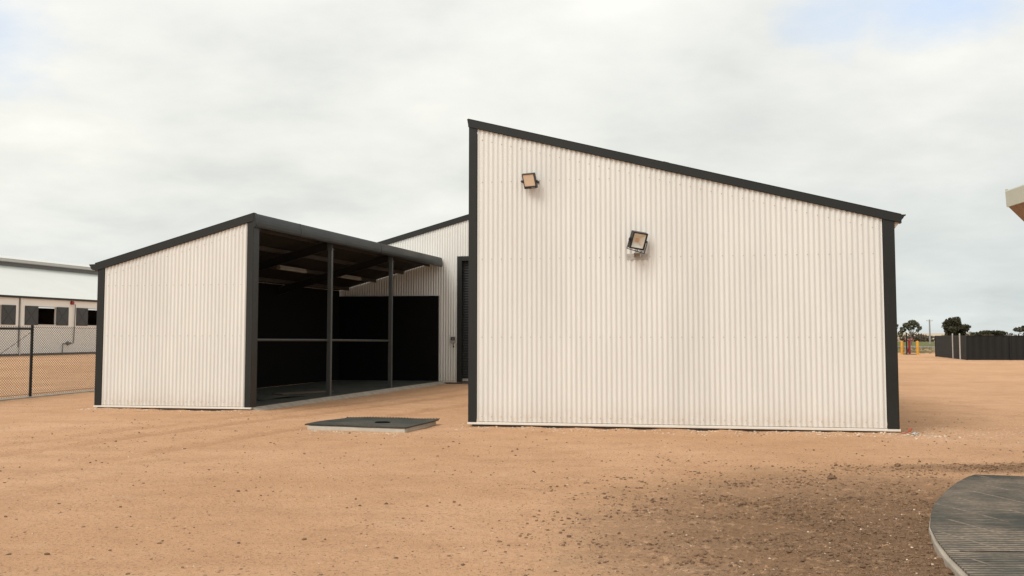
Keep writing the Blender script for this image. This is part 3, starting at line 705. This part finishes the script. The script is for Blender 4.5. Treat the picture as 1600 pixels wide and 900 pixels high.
# ------------------------------------------------------------------ far right: sheet fence, poles, bollards, hydrant
ff = empty('sheet_metal_fence', (28.7, 71.4, 0), 0, label='long charcoal sheet metal fence at the right edge of the yard', cat='fence')
pts = [(28.7, 71.6), (26.55, 62.8), (26.9, 61.9), (46.0, 60.6)]
pts = [(28.75, 71.9), (26.3, 61.3), (60.0, 57.8)]
def ribbed(mb, p, q, h, t=.03, ph=0):
    p = Vector((*p, 0)); q = Vector((*q, 0)); L = (q-p).length; d = (q-p)/L; n = Vector((d.y, -d.x, 0))
    k = int(L/.1); vs = []; fs = []
    for i in range(k+1):
        o_ = n * (t if (i//2) % 2 else 0); b_ = p + d*(L*i/k) + o_ - Vector((28.7, 71.4, 0))
        hh = h
        vs += [b_ + Vector((0, 0, .015)), b_ + Vector((0, 0, hh))]
    for i in range(k): fs.append((2*i, 2*i+2, 2*i+3, 2*i+1))
    mb.add(vs, fs)
for (p, q) in zip(pts, pts[1:]):
    m = MB(); ribbed(m, p, q, 1.39); m.build('fence_panel', M['fence'], ff)
    L = (Vector(q)-Vector(p)).length; k = max(1, int(round(L/2.4)))
    a = math.atan2(q[1]-p[1], q[0]-p[0])
    for i in range(k+1):
        c_ = Vector((*p, 0)).lerp(Vector((*q, 0)), i/k) - Vector((28.7, 71.4, 0))
        if q[0] > 50 and c_.x > 14: continue
        if q[0] < 50 and not (p == pts[0] and i == 0): continue
        m = MB(); m.box((-.045, -.045, 0), (.045, .045, 1.41), mtx=Matrix.Translation(c_) @ Matrix.Rotation(a, 4, 'Z')); m.build('fence_post', M['fence'], ff)
    m = MB(); Lq = L
    m.box((0, -.03, 1.37), (L, .04, 1.415), mtx=Matrix.Translation(Vector((*p, 0))-Vector((28.7, 71.4, 0))) @ Matrix.Rotation(a, 4, 'Z')); m.build('top_rail', M['fence'], ff)
for (x, y), lb in (((26.46, 63.6), 'thin galvanised pole in front of the charcoal fence, left of the pair'), ((25.87, 61.2), 'thin galvanised pole in front of the charcoal fence, right of the pair')):
    m = MB(); m.tube([(0, 0, -.1), (0, 0, 1.48)], .04, 8); m.tube([(0, 0, 1.48), (0, 0, 1.54)], [.055, .02], 8)
    o = m.build('metal_pole', M['galv']); place(o, (x, y, 0)); tag(o, lb, 'pole', 'galvanised poles before the charcoal fence')
for (x, y), lb in (((29.3, 79.6), 'yellow bollard to the left of the red hydrant'), ((30.2, 78.9), 'yellow bollard to the right of the red hydrant')):
    m = MB(); m.tube([(0, 0, -.1), (0, 0, .95), (0, 0, 1.0), (0, 0, 1.03)], [.1, .1, .085, .03], 12)
    o = m.build('bollard', M['yellow']); place(o, (x, y, 0)); tag(o, lb, 'bollard', 'yellow bollards guarding the hydrant')
hy = empty('fire_hydrant', (29.85, 79.6, 0), 0, label='red standpipe hydrant between two yellow bollards at the far right of the yard', cat='hydrant')
m = MB(); m.tube([(0, 0, 0), (0, 0, 1.02)], .09, 12); m.tube([(0, 0, 1.0), (0, 0, 1.12), (0, 0, 1.18)], [.14, .14, .08], 12); m.tube([(-.1, 0, .45), (-.2, 0, .1)], .05, 8); m.build('standpipe', M['red'], hy)
for sx in (-1, 1):
    m = MB(); m.tube([(0, 0, 1.1), (sx*.2, 0, 1.13), (sx*.28, 0, 1.08)], [.07, .08, .085], 10); m.build('outlet', M['red'], hy)
    m = MB(); m.tube([(sx*.13, -.1, 1.14), (sx*.13, -.13, 1.14)], .06, 8); m.build('cap', M['white_plastic'], hy)
m = MB(); m.box((-.45, -.4, -.1), (.5, .4, .05)); m.build('plinth', M['conc_dark'], hy)
m = MB(); m.tube([(0, 0, -.1), (0, 0, 1.62)], .055, 8); m.tube([(0, 0, 1.62), (0, 0, 1.66)], [.06, .02], 8); o = m.build('fence_post', M['chain']); place(o, (29.5, 79.2, 0)); tag(o, 'lone thin black post beside the hydrant, taller than the bollards', 'post')
# utility pole
up = empty('utility_pole', (74.2, 188, 0), 0, label='grey utility pole with a short crossarm rising over the far paddock', cat='utility pole')
m = MB(); m.tube([(0, 0, -.2), (0, 0, 4.3)], [.17, .11], 10); m.build('pole', M['pole'], up)
m = MB(); m.box((-.55, -.05, 4.02), (.55, .05, 4.09)); m.build('crossarm', M['pole'], up)
for sx in (-.48, .48):
    m = MB(); m.tube([(sx, 0, 4.10), (sx, 0, 4.26)], [.05, .03], 8); m.build('insulator', M['galv'], up)

# trees
def crown(mb, lobes, n, size, rng):
    for _ in range(n):
        lx, ly, lz, r, rz = rng.choices(lobes, weights=[l[3]**2 for l in lobes])[0]
        while True:
            v = Vector((rng.gauss(0, 1), rng.gauss(0, 1), rng.gauss(0, 1)))
            if v.length > .01: break
        v.normalize(); k = rng.uniform(.45, 1.05) ** .6
        p = Vector((lx + v.x*r*k, ly + v.y*r*k, lz + v.z*rz*k))
        s_ = size * rng.uniform(.6, 1.4)
        a = Vector((rng.gauss(0, 1), rng.gauss(0, 1), rng.gauss(0, .6))).normalized(); b_ = a.orthogonal().normalized(); b_.rotate(Matrix.Rotation(rng.uniform(0, 6.28), 3, a))
        c_ = a.cross(b_)
        mb.add([p - b_*s_, p + c_*s_*.5, p + b_*s_, p - c_*s_*.5], [(0, 1, 2, 3)])
def tree(loc, h, wdt, kind, label, seed, lobes=None, n=2600, leaf='leaf_dark', size=.16, trunk_h=.35):
    rng = random.Random(seed); e = empty('gum_tree', loc, 0, label=label, cat='tree', group='trees beyond the yard')
    if lobes is None:
        lobes = []
        for k in range(24):
            a = rng.uniform(0, 6.28); rr = rng.uniform(0, .36)*wdt; z = h*rng.uniform(.35, .84)
            f = 1 - abs(z/h-.55)*1.1
            lobes.append((rr*f*math.cos(a)*1.1, rr*f*math.sin(a), z, wdt*rng.uniform(.09, .17), h*rng.uniform(.07, .13)))
        lobes.append((0, 0, h*.58, wdt*.22, h*.2))
    m = MB(); top = h*.55
    m.tube([(0, 0, -.2), (wdt*.02, 0, h*.2), (-wdt*.02, 0, top)], [h*.035, h*.026, h*.012], 8)
    for l in lobes[:9]:
        q = Vector(l[:3]); s0 = Vector((0, 0, h*rng.uniform(.18, .4)))
        m.tube([s0, s0.lerp(q, .5)+Vector((0, 0, -h*.03)), q], [h*.014, h*.009, h*.003], 6)
    m.build('trunk', M['bark'], e)
    m = MB(); crown(m, lobes, n, size, rng); m.build('crown', M[leaf], e)
    return e
tree((61.9, 149, 0), 4.35, 4.9, 0, 'dense round dark gum tree rising behind the corner of the charcoal fence', 3, n=4200, size=.17)
lob = [(-1.6, 0, 1.9, .5, .55), (-1.2, 0, 2.5, .6, .5), (-.5, .2, 3.1, .75, .5), (.3, 0, 3.5, .8, .5), (.9, 0, 3.2, .6, .5), (1.4, 0, 2.7, .45, .4), (.4, .2, 2.7, .35, .3), (-.2, 0, 2.6, .4, .35), (1.1, 0, 2.3, .3, .3)]
tree((59.5, 158, 0), 4.1, 4, 0, 'small sparse gum tree with thin bare trunk, left of the utility pole', 5, lobes=[(a*.95, b_, c_-.15, d_*.8, e_*.8) for a, b_, c_, d_, e_ in lob], n=1500, leaf='leaf_olive', size=.13)
tree((44.3, 126, 0), 4.5, 4.3, 0, 'dark gum tree half hidden behind the right corner of the tall shed', 8, n=3600, size=.16)
tree((75.6, 153, 0), 3.95, 5.6, 0, 'dark gum tree at the right edge, above the charcoal fence', 12, n=3600, size=.17)
tree((104.5, 232, 0), 2.9, 9.0, 0, 'low wide bushy tree above the charcoal fence, beside the right edge tree', 15, n=2600, size=.25)
tree((98.2, 236, 0), 3.0, 4.2, 0, 'low pale scrubby tree just above the middle of the charcoal fence', 17, n=900, leaf='leaf_olive', size=.22)
# scrub belt
rng = random.Random(4); m = MB()
for k in range(260):
    x = rng.uniform(55, 230); y = rng.uniform(232, 262); h = rng.uniform(1.2, 2.5) * (1.15 if rng.random() < .2 else 1)
    w_ = rng.uniform(1.5, 4)
    crown(m, [(x, y, h*.5, w_*.5, h*.5)], 60, .3, rng)
o = m.build('scrub', M['scrub']); tag(o, kind='stuff')
# tufts of dry grass on the verge
m = MB()
for k in range(1500):
    y = rng.uniform(82, 120); x = y*rng.uniform(.33, .62); hh = rng.uniform(.08, .28) if y > 92 else rng.uniform(.05, .15)
    if noise.noise(Vector((x*.12, y*.08, 3))) < -.05 and rng.random() < .8: continue
    for j in range(7):
        a = rng.uniform(0, 6.28); s_ = rng.uniform(.15, .5); dx, dy = math.cos(a)*s_, math.sin(a)*s_
        m.add([(x, y, 0), (x+dx*.4, y+dy*.4, 0), (x+dx, y+dy, hh)], [(0, 1, 2)])
o = m.build('grass_tufts', M['drygrass']); tag(o, kind='stuff')

# ------------------------------------------------------------------ setting sheets
def axis_lines(lo, hi, step, far_lo, far_hi, g=1.35):
    L = []; x = lo
    while x < hi: L.append(x); x += step
    L.append(hi); d = step; x = hi
    while x < far_hi: d *= g; x += d; L.append(min(x, far_hi))
    d = step; x = lo
    while x > far_lo: d *= g; x -= d; L.insert(0, max(x, far_lo))
    return L
def merge(base, lo, hi, step):
    L = [v for v in base if v < lo or v > hi]; k = int((hi-lo)/step)
    return sorted(L + [lo + (hi-lo)*i/k for i in range(k+1)])

xs = merge(axis_lines(-10.5, 9.0, .08, -1500, 1500), -2.0, 5.2, .03); ys = merge(axis_lines(4.6, 24.0, .08, -900, 2500), 5.3, 10.5, .03)
ys = merge(ys, 14.6, 16.7, .04)
def gh(x, y):
    if not (-14 < x < 13 and 2 < y < 32): return 0.0
    f = min(1, (x+14)/3, (13-x)/3, (y-2)/2, (32-y)/5)
    v = Vector((x, y, 0))
    h = .014*noise.noise(v*.55) + .007*noise.noise(v*1.9+Vector((5, 2, 0))) + .005*noise.noise(v*5.0)
    n1 = noise.noise(v*11.0)
    h += .010*max(0, noise.noise(v*8.0+Vector((0, 0, 4)))-.18) + .003*n1
    d = math.sqrt(((x-2.9)/1.9)**2+((y-7.2)/2.8)**2) + .7*noise.noise(v*.9) + .25*noise.noise(v*3.1)
    d2 = math.sqrt(((x-6.2)/2.1)**2+((y-11.3)/.4)**2) + .6*noise.noise(v*1.3)
    d = min(d, d2)
    if d < 1.3:
        k = min(1, (1.3-d)/.5)
        h += k*(.045*max(0, noise.noise(v*7.0+Vector((9, 0, 1)))-.05) + .022*max(0, noise.noise(v*15.0)) + .006*noise.noise(v*27.0))
    # sand blown and scraped up against the two front walls
    for (o_, L_) in ((RS, RWID), (LS, LW)):
        p = Vector((x, y, 0)) - Vector(o_); u_, v_ = p.dot(AX), -p.dot(BX)
        if -.3 < u_ < L_+.3 and -.3 < v_ < .45: h += .034*(1-max(0, v_)/.45)*max(0, .45+.9*noise.noise(v*2.3)+.3*noise.noise(v*7))
    # wheel ruts
    for off in (-.9, 0.0, 1.55):
        dd = abs(x - (.34*y - 10.04 + off + .25*math.sin(.33*y)))
        if dd < .34 and y > 10: h += (-.014 if dd < .2 else .012*(1-abs(dd-.27)/.07))*min(1, (y-10)/4)
    return f*h
vs = [(x, y, gh(x, y)) for y in ys for x in xs]; nx = len(xs)
fs = [(j*nx+i, j*nx+i+1, (j+1)*nx+i+1, (j+1)*nx+i) for j in range(len(ys)-1) for i in range(nx-1)]
me = bpy.data.meshes.new('ground'); me.from_pydata(vs, [], fs); me.materials.append(M['ground'])
me.polygons.foreach_set('use_smooth', [True]*len(me.polygons)); me.update()
o = bpy.data.objects.new('ground', me); col.objects.link(o); tag(o, kind='structure')
def flat(name, x0, x1, y0, y1, z, material, th=.2):
    m = MB(); m.box((x0, y0, z-th), (x1, y1, z)); o = m.build(name, material); tag(o, kind='structure'); return o
M['grass'] = mat('green_paddock', (0.14, 0.145, 0.055), .95, var=.35, scale=.25, spec=.1)
M['asphalt'] = mat('worn_asphalt', (0.20, 0.185, 0.17), .9, var=.12, scale=.3)
M['verge'] = mat('dry_verge', (0.33, 0.22, 0.14), .95, var=.3, scale=.35, spec=.1)
flat('verge', 20, 400, 86, 600, .02, M['verge'])
flat('road', 20, 400, 121, 142, .03, M['asphalt'])
flat('grass', 20, 400, 144, 245, .04, M['grass'])
# pale bare hill far behind the scrub
m = MB(); n_ = 40; vs = []; fs = []
for j in range(9):
    for i in range(n_+1):
        u = i/n_; v = j/8; x = 130 + 75*u; y = 400+60*v
        vs.append((x, y, -.1 + 3.0*math.sin(PI*v)*math.sin(PI*u)**.5*(1+.15*math.sin(u*9))))
for j in range(8):
    for i in range(n_): a = j*(n_+1)+i; fs.append((a, a+1, a+n_+2, a+n_+1))
m.add(vs, fs, 0, True); o = m.build('hill', mat('bare_sand_hill', (.50, .40, .28), .95)); tag(o, kind='structure')

# ------------------------------------------------------------------ loose stones and clods
ICO = None
def stone_set(name, material, pts, seed):
    rng = random.Random(seed); m = MB(); t = (1+5**.5)/2
    base = [Vector(v).normalized() for v in ((-1,t,0),(1,t,0),(-1,-t,0),(1,-t,0),(0,-1,t),(0,1,t),(0,-1,-t),(0,1,-t),(t,0,-1),(t,0,1),(-t,0,-1),(-t,0,1))]
    fs = [(0,11,5),(0,5,1),(0,1,7),(0,7,10),(0,10,11),(1,5,9),(5,11,4),(11,10,2),(10,7,6),(7,1,8),(3,9,4),(3,4,2),(3,2,6),(3,6,8),(3,8,9),(4,9,5),(2,4,11),(6,2,10),(8,6,7),(9,8,1)]
    for (x, y, r) in pts:
        z = gh(x, y); sx, sy, sz = r*rng.uniform(.7, 1.4), r*rng.uniform(.7, 1.4), r*rng.uniform(.4, .8); a = rng.uniform(0, 6.28)
        ca, sa = math.cos(a), math.sin(a); vs = []
        for b_ in base:
            k = rng.uniform(.75, 1.2); px, py = b_.x*sx*k, b_.y*sy*k
            vs.append((x+px*ca-py*sa, y+px*sa+py*ca, z+sz*.35+b_.z*sz*k))
        m.add(vs, fs)
    o = m.build(name, material); tag(o, kind='stuff'); return o
rng = random.Random(21)
def free(x, y):   # clear of the pad, plinth and sheds
    if inside((x, y), arc) or inside((x, y), [(-3.2, 15.8), (-1.4, 15.2), (-1.0, 16.95), (-2.7, 17.35)]): return False
    p = Vector((x, y, 0)) - Vector(RS); lx, ly = p.dot(AX), p.dot(BX)
    if -.03 < lx < 6.33 and -.05 < ly < RDEP: return False
    p = Vector((x, y, 0)) - Vector(LS); lx, ly = p.dot(AX), p.dot(BX)
    if -.03 < lx < 3.4 and -.05 < ly < LD+1: return False
    return True
pts = []
while len(pts) < 17000:
    r_ = rng.random()
    if r_ < .72:
        x, y = rng.gauss(2.7, 1.15), rng.gauss(7.3, 1.8)
    elif r_ < .9: x, y = rng.gauss(6.0, 1.3), rng.gauss(11.3, .25)
    else: x, y = rng.uniform(-7, 8), rng.uniform(5.5, 18)
    if y < 5.2 or not free(x, y) or noise.noise(Vector((x*1.6, y*1.6, 0))) < rng.uniform(-.5, .3): continue
    pts.append((x, y, .003 + .013*rng.random()**5 + (.007 if rng.random() < .012 else 0)))
stone_set('soil_clods', M['clod'], pts, 1)
pts = []
while len(pts) < 1700:
    y = 5.4 + 18*rng.random()**1.1; x = y*rng.uniform(-.52, .52)
    if free(x, y) and noise.noise(Vector((x*.9, y*.9, 7))) > rng.uniform(-.3, .5): pts.append((x, y, .002 + .010*rng.random()**8))
stone_set('dark_pebbles', M['clod'], pts, 5)
pts = []
while len(pts) < 5200:
    y = 5.4 + 18*rng.random()**1.2; x = y*rng.uniform(-.52, .52)
    if free(x, y): pts.append((x, y, .003 + .009*rng.random()**4))
stone_set('tan_pebbles', M['tan_pebble'], pts, 2)
pts = []
for k in range(1500):
    u = rng.uniform(-.1, 6.9); v = -rng.uniform(.02, .05) - abs(rng.gauss(0, .25)); p = W(RS, u, v)
    if rng.random() < .55 + .45*(u > 5): pts.append((p.x, p.y, .004+.017*rng.random()**3))
for k in range(450):
    u = rng.uniform(-.3, 3.4); v = -.04 - abs(rng.gauss(0, .18)); p = W(LS, u, v); pts.append((p.x, p.y, .005+.014*rng.random()**3))
for k in range(420):
    a = rng.random(); p = Vector((-3.06, 15.92)).lerp(Vector((-1.55, 15.40)), a) + Vector((rng.gauss(.0, .1), -abs(rng.gauss(.04, .2)))); pts.append((p.x, p.y, .004+.012*rng.random()**3))
for k in range(500): pts.append((rng.gauss(6.6, .9), rng.gauss(15.3, .5), .004+.014*rng.random()**3))
for k in range(1300):
    y = 5.4+14*rng.random(); x = y*rng.uniform(-.5, .5); pts.append((x, y, .003+.006*rng.random()**3))
for k in range(260): pts.append((rng.gauss(2.4, 1.1), rng.gauss(7.6, 1.7), .003+.008*rng.random()**3))
pts = [p for p in pts if free(p[0], p[1])]
stone_set('pale_gravel', M['pebble'], pts, 3)
# separate clods large enough to point at
def clod(x, y, r, label, seed):
    rng = random.Random(seed); m = MB(); import bmesh
    bm = bmesh.new(); bmesh.ops.create_icosphere(bm, subdivisions=3, radius=1)
    for v in bm.verts:
        k = 1 + .35*noise.noise(v.co*1.7+Vector((seed, 0, 0))) + .18*noise.noise(v.co*4.5)
        v.co = Vector((v.co.x*r*1.25*k, v.co.y*r*k, v.co.z*r*.75*k))
    me = bpy.data.meshes.new('clod'); bm.to_mesh(me); bm.free(); me.materials.append(M['clod'])
    o = bpy.data.objects.new('clod', me); col.objects.link(o); o.location = (x, y, gh(x, y)+r*.45); tag(o, label, 'clod', 'large clods on the yard')
clod(3.14, 10.5, .034, 'largest dark brown clod on the loose soil, left of the round pad', 2)
clod(4.14, 11.47, .028, 'dark brown clod beyond the round pad, farther than the largest clod', 6)
# red plastic scraps and crumpled wrapper at the shed corner
def scrap(name, pts3, wd, material, loc, label, cat):
    m = MB()
    for (a, b_) in zip(pts3, pts3[1:]):
        a, b_ = Vector(a), Vector(b_); d = (b_-a).normalized(); n_ = d.cross(Vector((0, 0, 1))).normalized()*wd/2; t = Vector((0, 0, .012))
        m.add([a-n_, b_-n_, b_+n_, a+n_, a-n_+t, b_-n_+t, b_+n_+t, a+n_+t], [(0,1,2,3), (7,6,5,4), (0,4,5,1), (1,5,6,2), (2,6,7,3), (3,7,4,0)])
    o = m.build(name, material); place(o, loc); tag(o, label, cat)
scrap('plastic_strip', [(-.14, 0, 0), (-.05, .01, .012), (.02, -.005, .014), (.1, 0, 0)], .035, M['plastic_red'], W(RS, 6.02, -.13, .0), 'flat faded red plastic strip lying against the slab corner of the tall shed', 'plastic scrap')
scrap('plastic_strip', [(-.10, 0, 0), (0, .01, .02), (.06, 0, .045), (.10, .03, .085)], .04, M['plastic_red'], W(RS, 6.36, -.10, .0), 'curled red plastic scrap sticking up just past the right corner of the tall shed', 'plastic scrap')
clod_m = M['clod']; M['clod'] = M['galv']
M['clod'] = clod_m
m = MB(); rng = random.Random(9)
for k in range(16):
    p = Vector((rng.gauss(0, .035), rng.gauss(0, .03), .02+.03*rng.random())); q = [p+Vector((rng.uniform(-.04, .04), rng.uniform(-.04, .04), rng.uniform(-.02, .02))) for _ in range(3)]
    m.add(q, [(0, 1, 2)])
o = m.build('crumpled_wrapper', M['lt_grey']); place(o, W(RS, 6.47, -.16, 0)); tag(o, 'crumpled pale wrapper beside the curled red scrap at the shed corner', 'litter')

# ------------------------------------------------------------------ world, sun, camera
world = bpy.data.worlds.new('World'); scene.world = world; world.use_nodes = True
n = world.node_tree; bg = n.nodes['Background']
SUN_AZ = math.radians(222); SUN_EL = math.radians(50)       # azimuth clockwise from +Y
sky = N(n, 'ShaderNodeTexSky', sky_type='NISHITA'); sky.sun_disc = False; sky.sun_elevation = SUN_EL; sky.sun_rotation = SUN_AZ; sky.air_density = 1.2; sky.dust_density = 2.0
tc = N(n, 'ShaderNodeTexCoord'); D = tc.outputs['Generated']
sep = N(n, 'ShaderNodeSeparateXYZ'); n.links.new(D, sep.inputs[0])
# project the direction on a cloud layer so that clouds flatten towards the horizon
zc = math_(n, 'ADD', math_(n, 'MAXIMUM', sep.outputs[2], 0.0), 0.22)
cx = math_(n, 'DIVIDE', sep.outputs[0], zc); cy = math_(n, 'DIVIDE', sep.outputs[1], zc)
cmb = N(n, 'ShaderNodeCombineXYZ'); n.links.new(cx, cmb.inputs[0]); n.links.new(cy, cmb.inputs[1])
cl1 = noise_tex(n, cmb.outputs[0], 1.6, 10, 0.56); cl2 = noise_tex(n, cmb.outputs[0], 0.45, 4, 0.5)
elev = sep.outputs[2]
warm = ramp(n, elev, [(0.0, (.64, .665, .64)), (.06, (.655, .67, .64)), (.16, (.675, .68, .645)), (.3, (.725, .725, .70)), (.6, (.70, .695, .67)), (1, (.66, .65, .63))])
cool = ramp(n, elev, [(0.0, (.55, .59, .585)), (.08, (.54, .575, .57)), (.16, (.585, .60, .59)), (.3, (.66, .67, .65)), (.6, (.68, .68, .66)), (1, (.66, .65, .63))])
cc = mixc(n, ramp(n, math_(n, 'ADD', math_(n, 'MULTIPLY', sep.outputs[0], .5), .5), [(.5, 0), (.72, 1)]), warm, cool)
shade = ramp(n, math_(n, 'ADD', math_(n, 'MULTIPLY', cl1, .6), math_(n, 'MULTIPLY', cl2, .4)), [(.38, (.82, .835, .84)), (.48, (.96, .965, .955)), (.54, (1.03, 1.025, 1.01)), (.64, (1.17, 1.15, 1.12))])
cc = mixc(n, 1.0, cc, shade, 'MULTIPLY')
# bright patch added low in the unseen sky, for reflections in the trims
sd = Vector((math.sin(SUN_AZ)*math.cos(math.radians(22)), math.cos(SUN_AZ)*math.cos(math.radians(22)), math.sin(math.radians(22))))
def dotdir(v):
    d = N(n, 'ShaderNodeVectorMath', operation='DOT_PRODUCT'); n.links.new(D, d.inputs[0]); d.inputs[1].default_value = v; return d.outputs['Value']
glow = ramp(n, dotdir(sd), [(.80, 1.0), (.90, 1.15), (.97, 1.5), (1.0, 1.7)])
cc = mixc(n, 1.0, cc, glow, 'MULTIPLY')
vm = N(n, 'ShaderNodeVectorMath', operation='SCALE'); n.links.new(cc, vm.inputs[0]); vm.inputs['Scale'].default_value = 9.9
# gaps of blue, high on the right and on the left
FPX, PPX, PPY, TP = 1650., 800., 405., math.atan(.0726)
def pixdir(x, y):
    u, v = (x-PPX)/FPX, -(y-PPY)/FPX
    return Vector((u, math.cos(TP)-v*math.sin(TP), math.sin(TP)+v*math.cos(TP))).normalized()
def gap(v, r0, r1, amt):
    ang = math_(n, 'ARCCOSINE', dotdir(v)); ang = math_(n, 'ADD', ang, math_(n, 'MULTIPLY', math_(n, 'SUBTRACT', cl1, .5), .34))
    g = math_(n, 'DIVIDE', math_(n, 'SUBTRACT', r1, ang), r1-r0, clamp=True); g = math_(n, 'SMOOTH_MIN', g, 1.0, .2)
    return math_(n, 'MULTIPLY', g, amt)
g = math_(n, 'MAXIMUM', gap(pixdir(1480, -15), .02, .10, .8), gap(pixdir(-10, 55), .01, .085, .55))
g = math_(n, 'MAXIMUM', g, gap(pixdir(1330, 30), .0, .05, .5))
skyc = N(n, 'ShaderNodeVectorMath', operation='MULTIPLY'); n.links.new(sky.outputs[0], skyc.inputs[0]); skyc.inputs[1].default_value = (1.2, 1.2, 1.2)
blue = mixc(n, .55, skyc.outputs[0], (6.2, 7.3, 9.4))
n.links.new(mixc(n, g, vm.outputs[0], blue), bg.inputs['Color'])
bg.inputs['Strength'].default_value = 0.1

sun = bpy.data.lights.new('sun', 'SUN'); sun.energy = 1.5; sun.angle = math.radians(28); sun.color = (1, .955, .89)
so = bpy.data.objects.new('sun', sun); col.objects.link(so)
sv = Vector((math.sin(SUN_AZ)*math.cos(SUN_EL), math.cos(SUN_AZ)*math.cos(SUN_EL), math.sin(SUN_EL)))
so.rotation_euler = sv.to_track_quat('Z', 'Y').to_euler()

cam = bpy.data.cameras.new('camera'); cam.sensor_width = 36; cam.lens = 36*1650/1600; cam.shift_y = -45/1600; cam.clip_end = 5000; cam.clip_start = .1
co = bpy.data.objects.new('camera', cam); col.objects.link(co); co.location = (0, 0, 1.4); co.rotation_euler = (PI/2 + TP, 0, 0)
scene.camera = co
scene.render.engine = 'CYCLES'
scene.view_settings.view_transform = 'Standard'; scene.view_settings.look = 'None'; scene.view_settings.exposure = 0.40; scene.view_settings.gamma = 1
scene.view_settings.use_curve_mapping = False
